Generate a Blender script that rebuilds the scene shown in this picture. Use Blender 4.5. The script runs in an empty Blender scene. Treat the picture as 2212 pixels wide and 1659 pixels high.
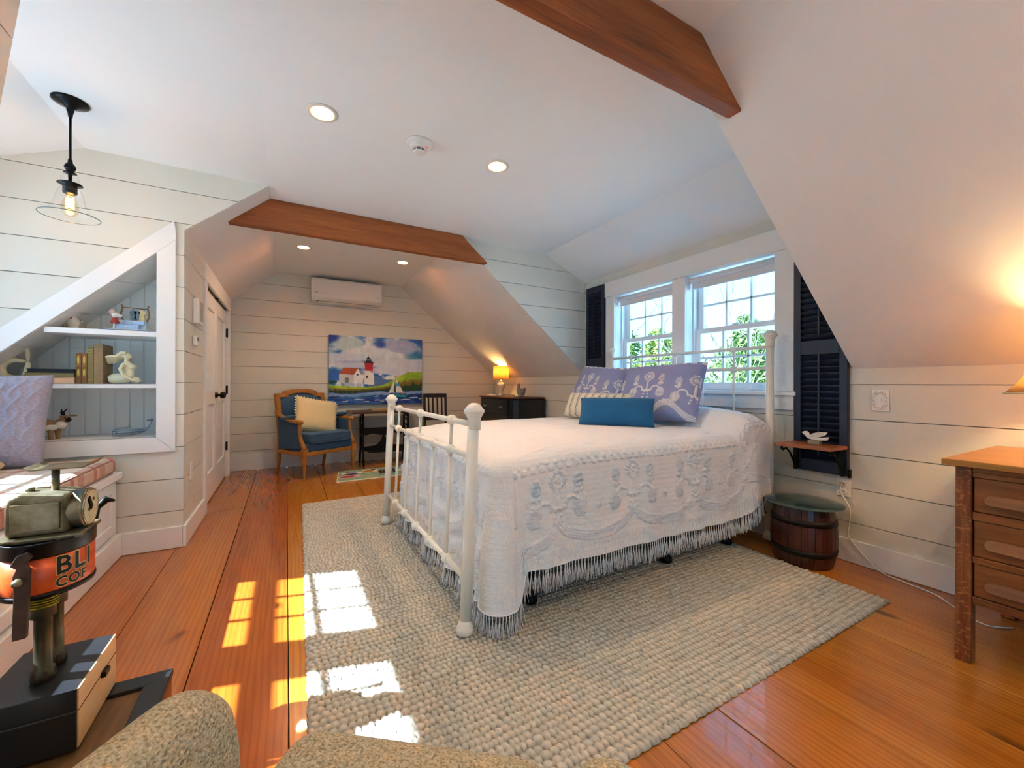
import bpy, bmesh, math, random
import numpy as np
from mathutils import Vector, Matrix, Euler

random.seed(7)
rng = np.random.default_rng(11)
S = bpy.context.scene
COL = S.collection
PI = math.pi

# ------------------------------------------------------------------ camera
FPX, YAW, PITCH, ROLL, EYE = 883.66, 0.504199, 0.001255, -0.003098, 1.05
def cam_axes():
    fwd = Vector((math.sin(YAW)*math.cos(PITCH), math.cos(YAW)*math.cos(PITCH), math.sin(PITCH)))
    right = Vector((math.cos(YAW), -math.sin(YAW), 0)); down = -right.cross(fwd)
    r2 = math.cos(ROLL)*right + math.sin(ROLL)*down; d2 = -math.sin(ROLL)*right + math.cos(ROLL)*down
    return r2, d2, fwd
_r, _d, _f = cam_axes()
cd = bpy.data.cameras.new('camera'); cam = bpy.data.objects.new('camera', cd); COL.objects.link(cam)
cd.sensor_fit = 'HORIZONTAL'; cd.sensor_width = 36; cd.lens = 36*FPX/2212; cd.clip_start = 0.02; cd.clip_end = 400
cam.matrix_world = Matrix(((_r.x, -_d.x, -_f.x, 0), (_r.y, -_d.y, -_f.y, 0), (_r.z, -_d.z, -_f.z, EYE), (0, 0, 0, 1)))
S.camera = cam

# ------------------------------------------------------------------ world, sun, exposure
SUN_DIR = Vector((1.0, -0.29, -0.89)).normalized()      # the way the light travels
w = bpy.data.worlds.new('sky'); S.world = w; w.use_nodes = True
nt = w.node_tree; bg = nt.nodes['Background']
tc_ = nt.nodes.new('ShaderNodeTexCoord'); sp_ = nt.nodes.new('ShaderNodeSeparateXYZ'); rp_ = nt.nodes.new('ShaderNodeValToRGB')   # clear blue sky, paler at the horizon
nt.links.new(tc_.outputs['Generated'], sp_.inputs[0]); nt.links.new(sp_.outputs[2], rp_.inputs[0]); nt.links.new(rp_.outputs[0], bg.inputs[0])
el_ = rp_.color_ramp.elements; el_[0].position = 0.0; el_[0].color = (.11, .33, .53, 1); el_[1].position = .6; el_[1].color = (.08, .29, .58, 1)
bg.inputs[1].default_value = 3.5
sd = bpy.data.lights.new('sun', 'SUN'); sd.energy = 14.0; sd.angle = math.radians(0.55); sd.color = (.81, 1.0, 1.24)
so = bpy.data.objects.new('sun', sd); COL.objects.link(so); so.rotation_euler = SUN_DIR.to_track_quat('-Z', 'Y').to_euler()
S.view_settings.view_transform = 'Standard'; S.view_settings.look = 'None'; S.view_settings.gamma = 1.0
S.view_settings.use_curve_mapping = False
S.view_settings.exposure = 1.48
S.cycles.max_bounces = 9; S.cycles.diffuse_bounces = 5; S.cycles.glossy_bounces = 4; S.cycles.transmission_bounces = 8
S.cycles.transparent_max_bounces = 24; S.cycles.caustics_reflective = False; S.cycles.caustics_refractive = False
S.cycles.sample_clamp_indirect = 6.0; S.cycles.use_denoising = True; S.cycles.use_adaptive_sampling = True; S.cycles.adaptive_threshold = 0.08; S.cycles.adaptive_min_samples = 20

# ------------------------------------------------------------------ colours and materials
def lin(c):
    if isinstance(c, str):
        c = c.lstrip('#'); c = [int(c[i:i+2], 16)/255 for i in (0, 2, 4)]
    return tuple((x/12.92 if x <= 0.04045 else ((x+0.055)/1.055)**2.4) for x in c[:3])
def lin4(c): return (*lin(c), 1.0)

class Nodes:
    def __init__(s, name):
        s.m = bpy.data.materials.new(name); s.m.use_nodes = True
        s.t = s.m.node_tree; s.n = s.t.nodes; s.b = s.n['Principled BSDF']; s.out = s.n['Material Output']
    def new(s, typ, **kw):
        n = s.n.new('ShaderNode'+typ)
        for k, v in kw.items(): setattr(n, k, v)
        return n
    def link(s, a, b): s.t.links.new(a, b)
    def coords(s, scale=(1, 1, 1), kind='Object', shift=True):
        tc = s.new('TexCoord'); mp = s.new('Mapping'); mp.inputs['Scale'].default_value = scale
        if shift:
            oi = s.new('ObjectInfo'); mu = s.new('Math', operation='MULTIPLY'); mu.inputs[1].default_value = 37.0
            s.link(oi.outputs['Random'], mu.inputs[0]); cb = s.new('CombineXYZ')
            for i in range(3): s.link(mu.outputs[0], cb.inputs[i])
            ad = s.new('VectorMath', operation='ADD'); s.link(tc.outputs[kind], ad.inputs[0]); s.link(cb.outputs[0], ad.inputs[1])
            s.link(ad.outputs[0], mp.inputs['Vector'])
        else: s.link(tc.outputs[kind], mp.inputs['Vector'])
        return mp.outputs[0]
    def noise(s, vec, scale, detail=4, rough=0.55, dist=0.0):
        n = s.new('TexNoise'); n.inputs['Scale'].default_value = scale; n.inputs['Detail'].default_value = detail
        n.inputs['Roughness'].default_value = rough; n.inputs['Distortion'].default_value = dist
        s.link(vec, n.inputs['Vector']); return n.outputs['Fac']
    def ramp(s, fac, stops):
        r = s.new('ValToRGB'); e = r.color_ramp.elements
        while len(e) < len(stops): e.new(0.5)
        for i, (p, c) in enumerate(stops): e[i].position = p; e[i].color = (*lin(c), 1) if not isinstance(c, float) else (c, c, c, 1)
        s.link(fac, r.inputs[0]); return r.outputs[0]
    def mix(s, fac, a, b, mode='MIX'):
        m = s.new('Mix', data_type='RGBA', blend_type=mode)
        for sock, v in ((m.inputs[0], fac), (m.inputs[6], a), (m.inputs[7], b)):
            if hasattr(v, 'links') or hasattr(v, 'is_linked'): s.link(v, sock)
            elif isinstance(v, (int, float)): sock.default_value = v
            else: sock.default_value = lin4(v)
        return m.outputs[2]
    def bump(s, height, strength=0.3, dist=0.01):
        b = s.new('Bump'); b.inputs['Strength'].default_value = strength; b.inputs['Distance'].default_value = dist
        s.link(height, b.inputs['Height']); s.link(b.outputs[0], s.b.inputs['Normal'])
    def set(s, rough=0.5, metal=0.0, spec=None, coat=0.0):
        s.b.inputs['Roughness'].default_value = rough; s.b.inputs['Metallic'].default_value = metal
        if spec is not None: s.b.inputs['Specular IOR Level'].default_value = spec
        s.b.inputs['Coat Weight'].default_value = coat

def plain(name, c, rough=0.5, metal=0.0, var=0.06, vs=6.0, bump=0.0, bs=80.0, spec=None, coat=0.0, bd=0.004):
    k = Nodes(name); k.set(rough, metal, spec, coat); vec = k.coords()
    base = lin(c); f = k.noise(vec, vs, 5)
    lo = tuple(max(0, x*(1-var)) for x in base); hi = tuple(min(1, x*(1+var)) for x in base)
    r = k.new('ValToRGB'); e = r.color_ramp.elements; e[0].position = .3; e[1].position = .7
    e[0].color = (*lo, 1); e[1].color = (*hi, 1); k.link(f, r.inputs[0]); k.link(r.outputs[0], k.b.inputs['Base Color'])
    if bump: k.bump(k.noise(vec, bs, 3), bump, bd)
    return k.m
def wood(name, dark, mid, light, axis=1, scale=1.0, rough=0.35, knots=0.0, coat=0.0, bump=0.08, objcol=False, ray=False, rings=0.0):
    k = Nodes(name); k.set(rough, coat=coat)
    sc = [18*scale]*3; sc[axis] = 1.1*scale; vec = k.coords(tuple(sc))
    sc2 = [3.0*scale]*3; sc2[axis] = .35*scale; vec2 = k.coords(tuple(sc2))
    big = k.noise(vec2, 1.6, 3, .5, .6); fine = k.noise(vec, 3.0, 6, .65, .4)
    c1 = k.ramp(fine, [(.28, dark), (.5, mid), (.75, light)])
    c2 = k.ramp(big, [(.3, dark), (.52, mid), (.75, light)])
    c = k.mix(.55, c1, c2)
    if ray:
        sr = [9.0]*3; sr[axis] = 16.0; vr = k.noise(k.coords(tuple(sr)), 2.2, 2, .5, 2.2)
        c = k.mix(k.ramp(vr, [(.56, 0.0), (.66, 0.7)]), c, light)
    if knots:
        vo = k.new('TexVoronoi'); vo.inputs['Scale'].default_value = 1.0; sk = [2.6]*3; sk[axis] = 1.25
        wv = k.new('VectorMath', operation='ADD'); nz = k.new('TexNoise'); nz.inputs['Scale'].default_value = 2.5
        base = k.coords(tuple(sk)); k.link(base, nz.inputs['Vector']); k.link(base, wv.inputs[0])
        sc_ = k.new('VectorMath', operation='SCALE'); sc_.inputs['Scale'].default_value = .25
        k.link(nz.outputs['Color'], sc_.inputs[0]); k.link(sc_.outputs[0], wv.inputs[1]); k.link(wv.outputs[0], vo.inputs['Vector'])
        kn = k.ramp(vo.outputs['Distance'], [(.02, 1.0), (.045*knots, .8), (.075*knots, 0.0)])
        c = k.mix(kn, c, dark if not objcol else '#3a1a0c')
    if rings:
        wv_ = k.new('TexWave'); wv_.wave_type = 'BANDS'; wv_.bands_direction = 'X' if axis != 0 else 'Z'; wv_.inputs['Scale'].default_value = 9.0; wv_.inputs['Distortion'].default_value = 7.0; wv_.inputs['Detail'].default_value = 3.0; wv_.inputs['Detail Scale'].default_value = .5
        sr_ = [1.6]*3; sr_[axis] = .22; k.link(k.coords(tuple(sr_)), wv_.inputs['Vector'])
        c = k.mix(k.ramp(wv_.outputs['Fac'], [(.55, 0.0), (.95, rings)]), c, dark)
    if objcol:
        oi = k.new('ObjectInfo'); c = k.mix(1.0, c, oi.outputs['Color'], 'MULTIPLY')
    k.link(c, k.b.inputs['Base Color'])
    if bump: k.bump(fine, bump, .004)
    return k.m
def fabric(name, c, weave=260.0, rough=0.9, var=.12, bump=.35, bd=.002, c2=None):
    k = Nodes(name); k.set(rough, spec=.2); vec = k.coords()
    n1 = k.noise(vec, weave, 2); n2 = k.noise(vec, 9, 4)
    b = lin(c); r = k.new('ValToRGB'); e = r.color_ramp.elements; e[0].position = .32; e[1].position = .68
    lo = tuple(x*(1-var) for x in b) if c2 is None else lin(c2)
    e[0].color = (*lo, 1); e[1].color = (*[min(1, x*(1+var)) for x in b], 1); k.link(n1, r.inputs[0])
    k.link(k.mix(k.ramp(n2, [(.35, 0.0), (.7, .25)]), r.outputs[0], (tuple(max(0, x-.06) for x in hexrgb(c)))), k.b.inputs['Base Color'])
    k.b.inputs['Sheen Weight'].default_value = .15; k.bump(n1, bump, bd); return k.m
def hexrgb(c):
    if not isinstance(c, str): return c
    c = c.lstrip('#'); return tuple(int(c[i:i+2], 16)/255 for i in (0, 2, 4))
def painted(name, rough=.8, bump=0.0, bs=300, spec=.25):
    k = Nodes(name); k.set(rough, spec=spec); a = k.new('Attribute', attribute_name='Col'); k.link(a.outputs['Color'], k.b.inputs['Base Color'])
    if bump: k.bump(k.noise(k.coords(), bs, 3), bump, .003)
    return k.m
def glow(name, c, strength):
    k = Nodes(name); k.b.inputs['Base Color'].default_value = lin4(c)
    k.b.inputs['Emission Color'].default_value = lin4(c); k.b.inputs['Emission Strength'].default_value = strength; return k.m
def thin_glass(name, tint=(.97, .99, .98), fac=.06):
    k = Nodes(name); k.n.remove(k.b); tr = k.new('BsdfTransparent'); tr.inputs[0].default_value = (*tint, 1)
    gl = k.new('BsdfGlossy'); gl.inputs['Roughness'].default_value = .02; lw = k.new('LayerWeight'); lw.inputs[0].default_value = .25
    mu = k.new('Math', operation='MULTIPLY_ADD'); mu.inputs[1].default_value = .6; mu.inputs[2].default_value = fac*.3
    k.link(lw.outputs['Facing'], mu.inputs[0]); pw = k.new('Math', operation='POWER'); k.link(mu.outputs[0], pw.inputs[0]); pw.inputs[1].default_value = 1.6
    mx = k.new('MixShader'); k.link(pw.outputs[0], mx.inputs[0]); k.link(tr.outputs[0], mx.inputs[1]); k.link(gl.outputs[0], mx.inputs[2])
    k.link(mx.outputs[0], k.out.inputs['Surface']); return k.m
def shade_mat(name, c, em=0.0):
    k = Nodes(name); k.n.remove(k.b); d = k.new('BsdfDiffuse'); t = k.new('BsdfTranslucent')
    n = k.ramp(k.noise(k.coords((1, 1, .25)), 140, 2), [(.3, tuple(x*.9 for x in hexrgb(c))), (.7, c)])
    k.link(n, d.inputs[0]); k.link(n, t.inputs[0]); mx = k.new('MixShader'); mx.inputs[0].default_value = .62
    k.link(d.outputs[0], mx.inputs[1]); k.link(t.outputs[0], mx.inputs[2]); k.link(mx.outputs[0], k.out.inputs['Surface']); return k.m

# ------------------------------------------------------------------ mesh helpers
def frame_of(d):
    d = Vector(d).normalized(); a = Vector((0, 0, 1)) if abs(d.z) < .9 else Vector((1, 0, 0))
    u = d.cross(a).normalized(); return u, d.cross(u).normalized()
class MB:
    def __init__(s): s.v = []; s.f = []; s.sm = []
    def add(s, vs, fs, smooth=False):
        b = len(s.v); s.v += [tuple(p) for p in vs]; s.f += [tuple(b+i for i in f) for f in fs]; s.sm += [smooth]*len(fs); return s
    def box(s, x0, y0, z0, x1, y1, z1, mat=None):
        vs = [Vector((x, y, z)) for z in (z0, z1) for y in (y0, y1) for x in (x0, x1)]
        if mat is not None: vs = [mat @ p for p in vs]
        return s.add(vs, [(0, 2, 3, 1), (4, 5, 7, 6), (0, 1, 5, 4), (2, 6, 7, 3), (0, 4, 6, 2), (1, 3, 7, 5)])
    def prism(s, poly, fn, a, b):                    # poly of (p, q), fn(p, q, depth) -> xyz
        n = len(poly); vs = [fn(p, q, a) for p, q in poly] + [fn(p, q, b) for p, q in poly]
        return s.add(vs, [tuple(range(n))[::-1], tuple(range(n, 2*n))] + [(i, (i+1) % n, n+(i+1) % n, n+i) for i in range(n)])
    def tube(s, pts, r, n=8, cap=True, smooth=True):
        pts = [Vector(p) for p in pts]; m = len(pts); rs = r if isinstance(r, (list, tuple)) else [r]*m
        u = None; vs = []
        for i, p in enumerate(pts):
            d = (pts[min(i+1, m-1)]-pts[max(i-1, 0)])
            if d.length < 1e-9: d = Vector((0, 0, 1))
            d.normalize()
            if u is None: u, _ = frame_of(d)
            u = (u - d*u.dot(d)); u = u.normalized() if u.length > 1e-6 else frame_of(d)[0]
            w_ = d.cross(u)
            vs += [p + (u*math.cos(2*PI*k/n) + w_*math.sin(2*PI*k/n))*rs[i] for k in range(n)]
        fs = [(i*n+k, i*n+(k+1) % n, (i+1)*n+(k+1) % n, (i+1)*n+k) for i in range(m-1) for k in range(n)]
        s.add(vs, fs, smooth)
        if cap:
            b = len(s.v)-len(vs); s.f += [tuple(b+k for k in range(n))[::-1], tuple(b+(m-1)*n+k for k in range(n))]; s.sm += [False]*2
        return s
    def lathe(s, prof, n=24, c=(0, 0, 0), mat=None, smooth=True, arc=2*PI, sx=1.0, sy=1.0):
        m = len(prof); vs = []
        for r, z in prof:
            for k in range(n):
                a = arc*k/n; p = Vector((r*math.cos(a)*sx, r*math.sin(a)*sy, z))
                p = (mat @ p) if mat is not None else p
                vs.append(p + Vector(c))
        fs = [(i*n+k, i*n+(k+1) % n, (i+1)*n+(k+1) % n, (i+1)*n+k) for i in range(m-1) for k in range(n)]
        s.add(vs, fs, smooth); b = len(s.v)-len(vs)
        if prof[0][0] > 1e-6: s.f.append(tuple(b+k for k in range(n))[::-1]); s.sm.append(False)
        if prof[-1][0] > 1e-6: s.f.append(tuple(b+(m-1)*n+k for k in range(n))); s.sm.append(False)
        return s
    def ell(s, c, r, n=16, m=10, mat=None):
        vs = []; r = (r, r, r) if isinstance(r, (int, float)) else r
        for i in range(1, m):
            t = PI*i/m
            for k in range(n):
                a = 2*PI*k/n; vs.append(Vector((r[0]*math.sin(t)*math.cos(a), r[1]*math.sin(t)*math.sin(a), r[2]*math.cos(t))))
        vs += [Vector((0, 0, r[2])), Vector((0, 0, -r[2]))]; N = (m-1)*n
        vs = [(mat @ p if mat is not None else p) + Vector(c) for p in vs]
        fs = [(i*n+k, (i+1)*n+k, (i+1)*n+(k+1) % n, i*n+(k+1) % n) for i in range(m-2) for k in range(n)]
        fs += [(N, k, (k+1) % n) for k in range(n)] + [(N+1, (m-2)*n+(k+1) % n, (m-2)*n+k) for k in range(n)]
        return s.add(vs, fs, True)
    def grid(s, fn, nu, nv, closeu=False, smooth=True):
        vs = [fn(i/(nu if closeu else nu-1), j/(nv-1)) for j in range(nv) for i in range(nu)]
        fs = [(j*nu+i, j*nu+(i+1) % nu, (j+1)*nu+(i+1) % nu, (j+1)*nu+i) for j in range(nv-1) for i in range(nu if closeu else nu-1)]
        return s.add(vs, fs, smooth)
    def xf(s, m): s.v = [tuple(m @ Vector(p)) for p in s.v]; return s
    def build(s, name, mat=None, parent=None, bevel=0, seg=2, sub=0, world=True, color=None, colors=None, solid=0):
        me = bpy.data.meshes.new(name); vs = s.v
        if parent is not None and world:
            inv = chain(parent).inverted(); vs = [tuple(inv @ Vector(p)) for p in vs]
        me.from_pydata(vs, [], s.f); me.polygons.foreach_set('use_smooth', s.sm); me.update()
        if colors is not None: set_colors(me, colors)
        return link(name, me, mat, parent, bevel, seg, sub, color, solid)
def set_colors(me, colors):
    at = me.color_attributes.new('Col', 'FLOAT_COLOR', 'POINT'); a = np.ones((len(me.vertices), 4), np.float32); a[:, :3] = colors
    at.data.foreach_set('color', a.ravel())
def chain(o):
    m = o.matrix_basis.copy()
    while o.parent is not None: o = o.parent; m = o.matrix_basis @ m
    return m
def link(name, me, mat=None, parent=None, bevel=0, seg=2, sub=0, color=None, solid=0):
    o = bpy.data.objects.new(name, me); COL.objects.link(o)
    if mat is not None and not me.materials: me.materials.append(mat)
    if parent is not None: o.parent = parent
    if color is not None: o.color = (*color, 1)
    if solid: sm = o.modifiers.new('Solid', 'SOLIDIFY'); sm.thickness = solid; sm.offset = 0
    if bevel: bv = o.modifiers.new('Bevel', 'BEVEL'); bv.width = bevel; bv.segments = seg; bv.limit_method = 'ANGLE'; bv.angle_limit = .6
    if sub: sb = o.modifiers.new('Sub', 'SUBSURF'); sb.levels = sub; sb.render_levels = sub
    return o
def np_mesh(name, verts, nu, nv, mat, parent=None, colors=None, closeu=False, color=None, world=True):   # verts (nv*nu, 3), quads of a grid
    verts = np.asarray(verts, np.float64).reshape(-1, 3)
    if parent is not None and world:
        inv = np.array(chain(parent).inverted()); verts = verts @ inv[:3, :3].T + inv[:3, 3]
    cu = nu if closeu else nu-1
    j, i = np.mgrid[0:nv-1, 0:cu]; i2 = (i+1) % nu
    f = np.stack([j*nu+i, j*nu+i2, (j+1)*nu+i2, (j+1)*nu+i], -1).reshape(-1, 4)
    me = bpy.data.meshes.new(name); me.vertices.add(len(verts)); me.vertices.foreach_set('co', verts.astype(np.float32).ravel())
    me.loops.add(f.size); me.loops.foreach_set('vertex_index', f.astype(np.int32).ravel())
    me.polygons.add(len(f)); me.polygons.foreach_set('loop_start', np.arange(0, f.size, 4, dtype=np.int32))
    me.polygons.foreach_set('use_smooth', np.ones(len(f), bool)); me.update(calc_edges=True); me.validate()
    if colors is not None: set_colors(me, np.asarray(colors).reshape(-1, 3))
    return link(name, me, mat, parent, color=color)
def tag(o, label=None, cat=None, group=None, kind=None):
    if label: o['label'] = label
    if cat: o['category'] = cat
    if group: o['group'] = group
    if kind: o['kind'] = kind
    return o
def thing(name, label, cat, loc=(0, 0, 0), rot=(0, 0, 0), group=None, kind=None):
    o = bpy.data.objects.new(name, None); COL.objects.link(o); o.location = loc
    o.rotation_euler = rot if isinstance(rot, (tuple, list, Euler)) else (0, 0, rot); o.empty_display_size = .1
    o.matrix_basis = Matrix.LocRotScale(Vector(loc), Euler(o.rotation_euler), Vector((1, 1, 1)))
    return tag(o, label, cat, group, kind)
def copy_tree(o, parent=None):
    c = o.copy(); COL.objects.link(c); c.parent = parent
    for ch in [x for x in bpy.data.objects if x.parent == o]: copy_tree(ch, c)
    return c
def clip_band(poly, z0, z1, ax=1):
    def half(P, z, keep_above):
        out = []
        for i in range(len(P)):
            a, b = P[i], P[(i+1) % len(P)]
            ia = (a[ax] >= z) if keep_above else (a[ax] <= z); ib = (b[ax] >= z) if keep_above else (b[ax] <= z)
            if ia: out.append(a)
            if ia != ib:
                t = (z-a[ax])/(b[ax]-a[ax]); out.append((a[0]+t*(b[0]-a[0]), a[1]+t*(b[1]-a[1])))
        return out
    P = half(poly, z0, True); P = half(P, z1, False) if len(P) > 2 else []
    Q = []
    for p in P:
        if not Q or abs(p[0]-Q[-1][0])+abs(p[1]-Q[-1][1]) > 1e-5: Q.append(p)
    if len(Q) > 1 and abs(Q[0][0]-Q[-1][0])+abs(Q[0][1]-Q[-1][1]) < 1e-5: Q.pop()
    return Q
def smooth01(x): x = np.clip(x, 0, 1); return x*x*(3-2*x)
# value noise on numpy arrays
_perm = rng.random((64, 64))
def vnoise(x, y):
    xi = np.floor(x).astype(int); yi = np.floor(y).astype(int); fx = x-xi; fy = y-yi; fx = fx*fx*(3-2*fx); fy = fy*fy*(3-2*fy)
    g = lambda a, b: _perm[a % 64, b % 64]
    return (g(xi, yi)*(1-fx)+g(xi+1, yi)*fx)*(1-fy) + (g(xi, yi+1)*(1-fx)+g(xi+1, yi+1)*fx)*fy
def fbm(x, y, o=5):
    s_, a, t = 0, 1.0, 0
    for k in range(o): s_ = s_ + a*vnoise(x*2**k+17*k, y*2**k+9*k); t += a; a *= .55
    return s_/t
# ------------------------------------------------------------------ room dimensions (metres, camera stands at x=0, y=0)
ZC = 2.44; XL0, XR0 = -.11, 1.43; SL = .844; XW = 2.955; ZK = ZC-SL*(XW-XR0); XLK = -.58; ZLK = ZC-.85*(XL0-XLK)
YF = 5.91; YB = -2.3; YCL = 3.34; YDR0, YDR1 = 1.155, 3.65; YLN = 1.38; XWL = -1.635
XDR, XDL, ZD = 2.405, -1.05, 2.2
GROOVE = [1.055+.2055*k for k in range(-5, 8)]

M_white = plain('wall_paint_ceiling', '#f0f0ef', .75, var=.015, vs=1.5, spec=.25)
M_slope = plain('wall_paint_slope', '#ece8e4', .75, var=.015, vs=1.5, spec=.25)
M_board = plain('shiplap_paint', '#dbd7cb', .5, var=.02, vs=2.0, spec=.35)
M_niche = plain('niche_paint', '#efeee9', .5, var=.01, vs=2.0, spec=.35)
M_groove = plain('shiplap_groove_shadow_gap', '#8d8474', .9)
M_trim = plain('trim_paint', '#ebe9e6', .38, var=.012, vs=3, spec=.45)
M_floor = wood('floor_pine', '#a85f24', '#cf8a3e', '#dc9c50', axis=1, rough=.24, knots=1.5, coat=.25, bump=.05, objcol=True, rings=.4)
M_beam = wood('beam_wood', '#5a260c', '#a0531f', '#bf7034', axis=0, rough=.55, knots=1.6, bump=.5, rings=.12)
M_sub = plain('subfloor', '#2a150a', .9)

def wall(name, regions, fn, thick=.06, boards=True, kind='structure'):
    """fn(u, z, depth) -> xyz, depth 0 = board face, positive = into the wall."""
    root = bpy.data.objects.new(name, None); COL.objects.link(root); tag(root, kind=kind)
    bk = MB()
    for poly in regions: bk.prism(poly, fn, .009, thick)
    bk.build('wall_backing', M_groove, root)
    if boards:
        for poly in regions:
            edges = [-1.0]+GROOVE+[9.0]
            for a, b in zip(edges[:-1], edges[1:]):
                P = clip_band(poly, a+.0022, b-.0022)
                if len(P) < 3: continue
                m = MB(); m.prism(P, fn, 0.0, .0085); m.build('shiplap_board', M_board, root)
    return root
def slab(name, pts, off, mat, kind='structure'):
    """a flat panel from four or more points, thickened along off"""
    n = len(pts); o = Vector(off); vs = [Vector(p) for p in pts]+[Vector(p)+o for p in pts]
    m = MB(); m.add(vs, [tuple(range(n))[::-1], tuple(range(n, 2*n))]+[(i, (i+1) % n, n+(i+1) % n, n+i) for i in range(n)])
    return tag(m.build(name, mat), kind=kind)

# floor: planks of wide pine, each its own piece
fl = MB(); fl.box(-1.8, YB-.1, -.12, 3.1, YF+.1, -.022); floor = tag(fl.build('floor', M_sub), kind='structure')
seams = [-1.55, -1.235, -.92, -.61, -.305, .01, .335, .66, .98, 1.23, 1.55, 1.864, 2.173, 2.483, 2.79, 2.97]
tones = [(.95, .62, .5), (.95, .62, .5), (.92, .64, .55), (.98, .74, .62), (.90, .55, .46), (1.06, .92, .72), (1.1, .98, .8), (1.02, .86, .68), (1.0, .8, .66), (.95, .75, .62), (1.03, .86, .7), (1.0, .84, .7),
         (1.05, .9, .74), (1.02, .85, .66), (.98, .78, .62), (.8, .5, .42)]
joints = {3: [4.1], 4: [4.55], 6: [4.62], 7: [4.9], 8: [4.35], 9: [5.2], 10: [.2], 12: [.3]}
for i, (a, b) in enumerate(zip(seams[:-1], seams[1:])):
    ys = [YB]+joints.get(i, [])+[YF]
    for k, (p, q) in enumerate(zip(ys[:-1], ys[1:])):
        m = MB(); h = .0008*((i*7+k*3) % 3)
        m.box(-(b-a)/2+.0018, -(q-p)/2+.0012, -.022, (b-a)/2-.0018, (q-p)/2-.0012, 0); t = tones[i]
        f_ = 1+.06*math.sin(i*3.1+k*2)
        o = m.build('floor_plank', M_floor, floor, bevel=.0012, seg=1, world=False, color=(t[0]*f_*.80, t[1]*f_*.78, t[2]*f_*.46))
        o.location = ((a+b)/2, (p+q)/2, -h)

# gable ends
fY = lambda y, s=1: (lambda u, z, d: (u, y+s*d, z))
fX = lambda x, s=1: (lambda u, z, d: (x+s*d, u, z))
gable = [(XLK-.06, 0), (XW+.08, 0), (XW+.08, ZK-.03), (XR0, ZC+.04), (XL0, ZC+.04), (XLK-.06, ZLK)]
wall('wall_far', [gable], fY(YF))
# near gable behind the camera: unseen; two tall windows invented to add daylight fill
NG = [(-.35, .45), (.75, 1.55)]; NZ0, NZ1 = .25, 2.15
def holes(poly_u0, poly_u1, ops, z0, z1, ztop):
    """rectangular regions around window openings between u0 and u1"""
    ops = [(a-.021, b+.021) for a, b in ops]; z0 -= .021; z1 += .021
    R = [[(poly_u0, 0), (poly_u1, 0), (poly_u1, z0), (poly_u0, z0)], [(poly_u0, z1), (poly_u1, z1), (poly_u1, ztop), (poly_u0, ztop)]]
    us = [poly_u0]+[x for o in ops for x in o]+[poly_u1]
    for a, b in zip(us[::2], us[1::2]): R.append([(a, z0), (b, z0), (b, z1), (a, z1)])
    return R
wall('wall_near', holes(XL0, XR0, [(-.03, .62), (.70, 1.35)], NZ0, NZ1, ZC) + [[(XLK-.06, 0), (XL0, 0), (XL0, ZC), (XLK-.06, ZLK)], [(XR0, 0), (XW+.08, 0), (XW+.08, ZK-.03), (XR0, ZC+.03)]], fY(YB, -1))
# right side: knee wall and dormer window wall
W_OPS = [(1.592, 2.312), (2.444, 3.164)]; WZ0, WZ1 = 1.01, 1.965
wall('wall_right', [[(YB, 0), (YDR0, 0), (YDR0, ZK), (YB, ZK)], [(YDR1, 0), (YF, 0), (YF, ZK), (YDR1, ZK)]] + holes(YDR0, YDR1, W_OPS, WZ0, WZ1, ZD), fX(XW))
# right dormer cheeks
ck = [(XR0, ZC), (XW+.08, ZK-.08*SL), (XW+.08, ZD), (XDR, ZC+.03)]
wall('wall_dormer_cheek', [ck], fY(YDR1))
slab('wall_dormer_cheek_near', [(p, YDR0, q) for p, q in ck], (0, -.05, 0), M_board)
# left side: knee wall with closet opening, cheek with the niche, window wall, near return
L_OPS = [(1.52, 2.24), (2.372, 3.092)]
CL0, CL1, CLZ = 4.12, 5.60, 1.875
wall('wall_left', [[(YCL+.01, 0), (CL0, 0), (CL0, ZLK), (YCL+.01, ZLK)], [(CL0, CLZ), (CL1, CLZ), (CL1, ZLK), (CL0, ZLK)], [(CL1, 0), (YF, 0), (YF, ZLK), (CL1, ZLK)]], fX(XLK+.002, -1))
NX1, NZB = -.715, .711; HX0, HZ0 = -1.633, .953            # niche opening: right edge, bottom, slanted top through (NX1, 1.87)
hyp = lambda x: 1.872 + .99*(x-NX1)
cheek = [(XWL, hyp(XWL)+.02), (NX1, hyp(NX1)+.02), (NX1+.01, NZB), (XWL, NZB), (XWL, 0), (XLK, 0), (XLK, ZLK), (XL0, ZC), (XDL, ZC), (XWL, ZD)]
wall('wall_left_cheek', [cheek], fY(YCL), thick=.03)
wall('wall_left_dormer', holes(YLN, YCL, L_OPS, WZ0, WZ1, ZD), fX(XWL, -1))
wall('wall_left_near', [[(YB, 0), (1.26, 0), (1.26, 1.0), (1.396, 1.687), (1.487, ZLK), (YB, ZLK)]], fX(XLK, -1), thick=.03)
slab('wall_left_dormer_near', [(XWL, YLN, 0), (XLK-.035, YLN-.13, 0), (XLK-.035, YLN, ZLK), (XL0, YLN, ZC), (XDL, YLN, ZC), (XWL, YLN, ZD)], (0, -.03, 0), M_board)

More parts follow.
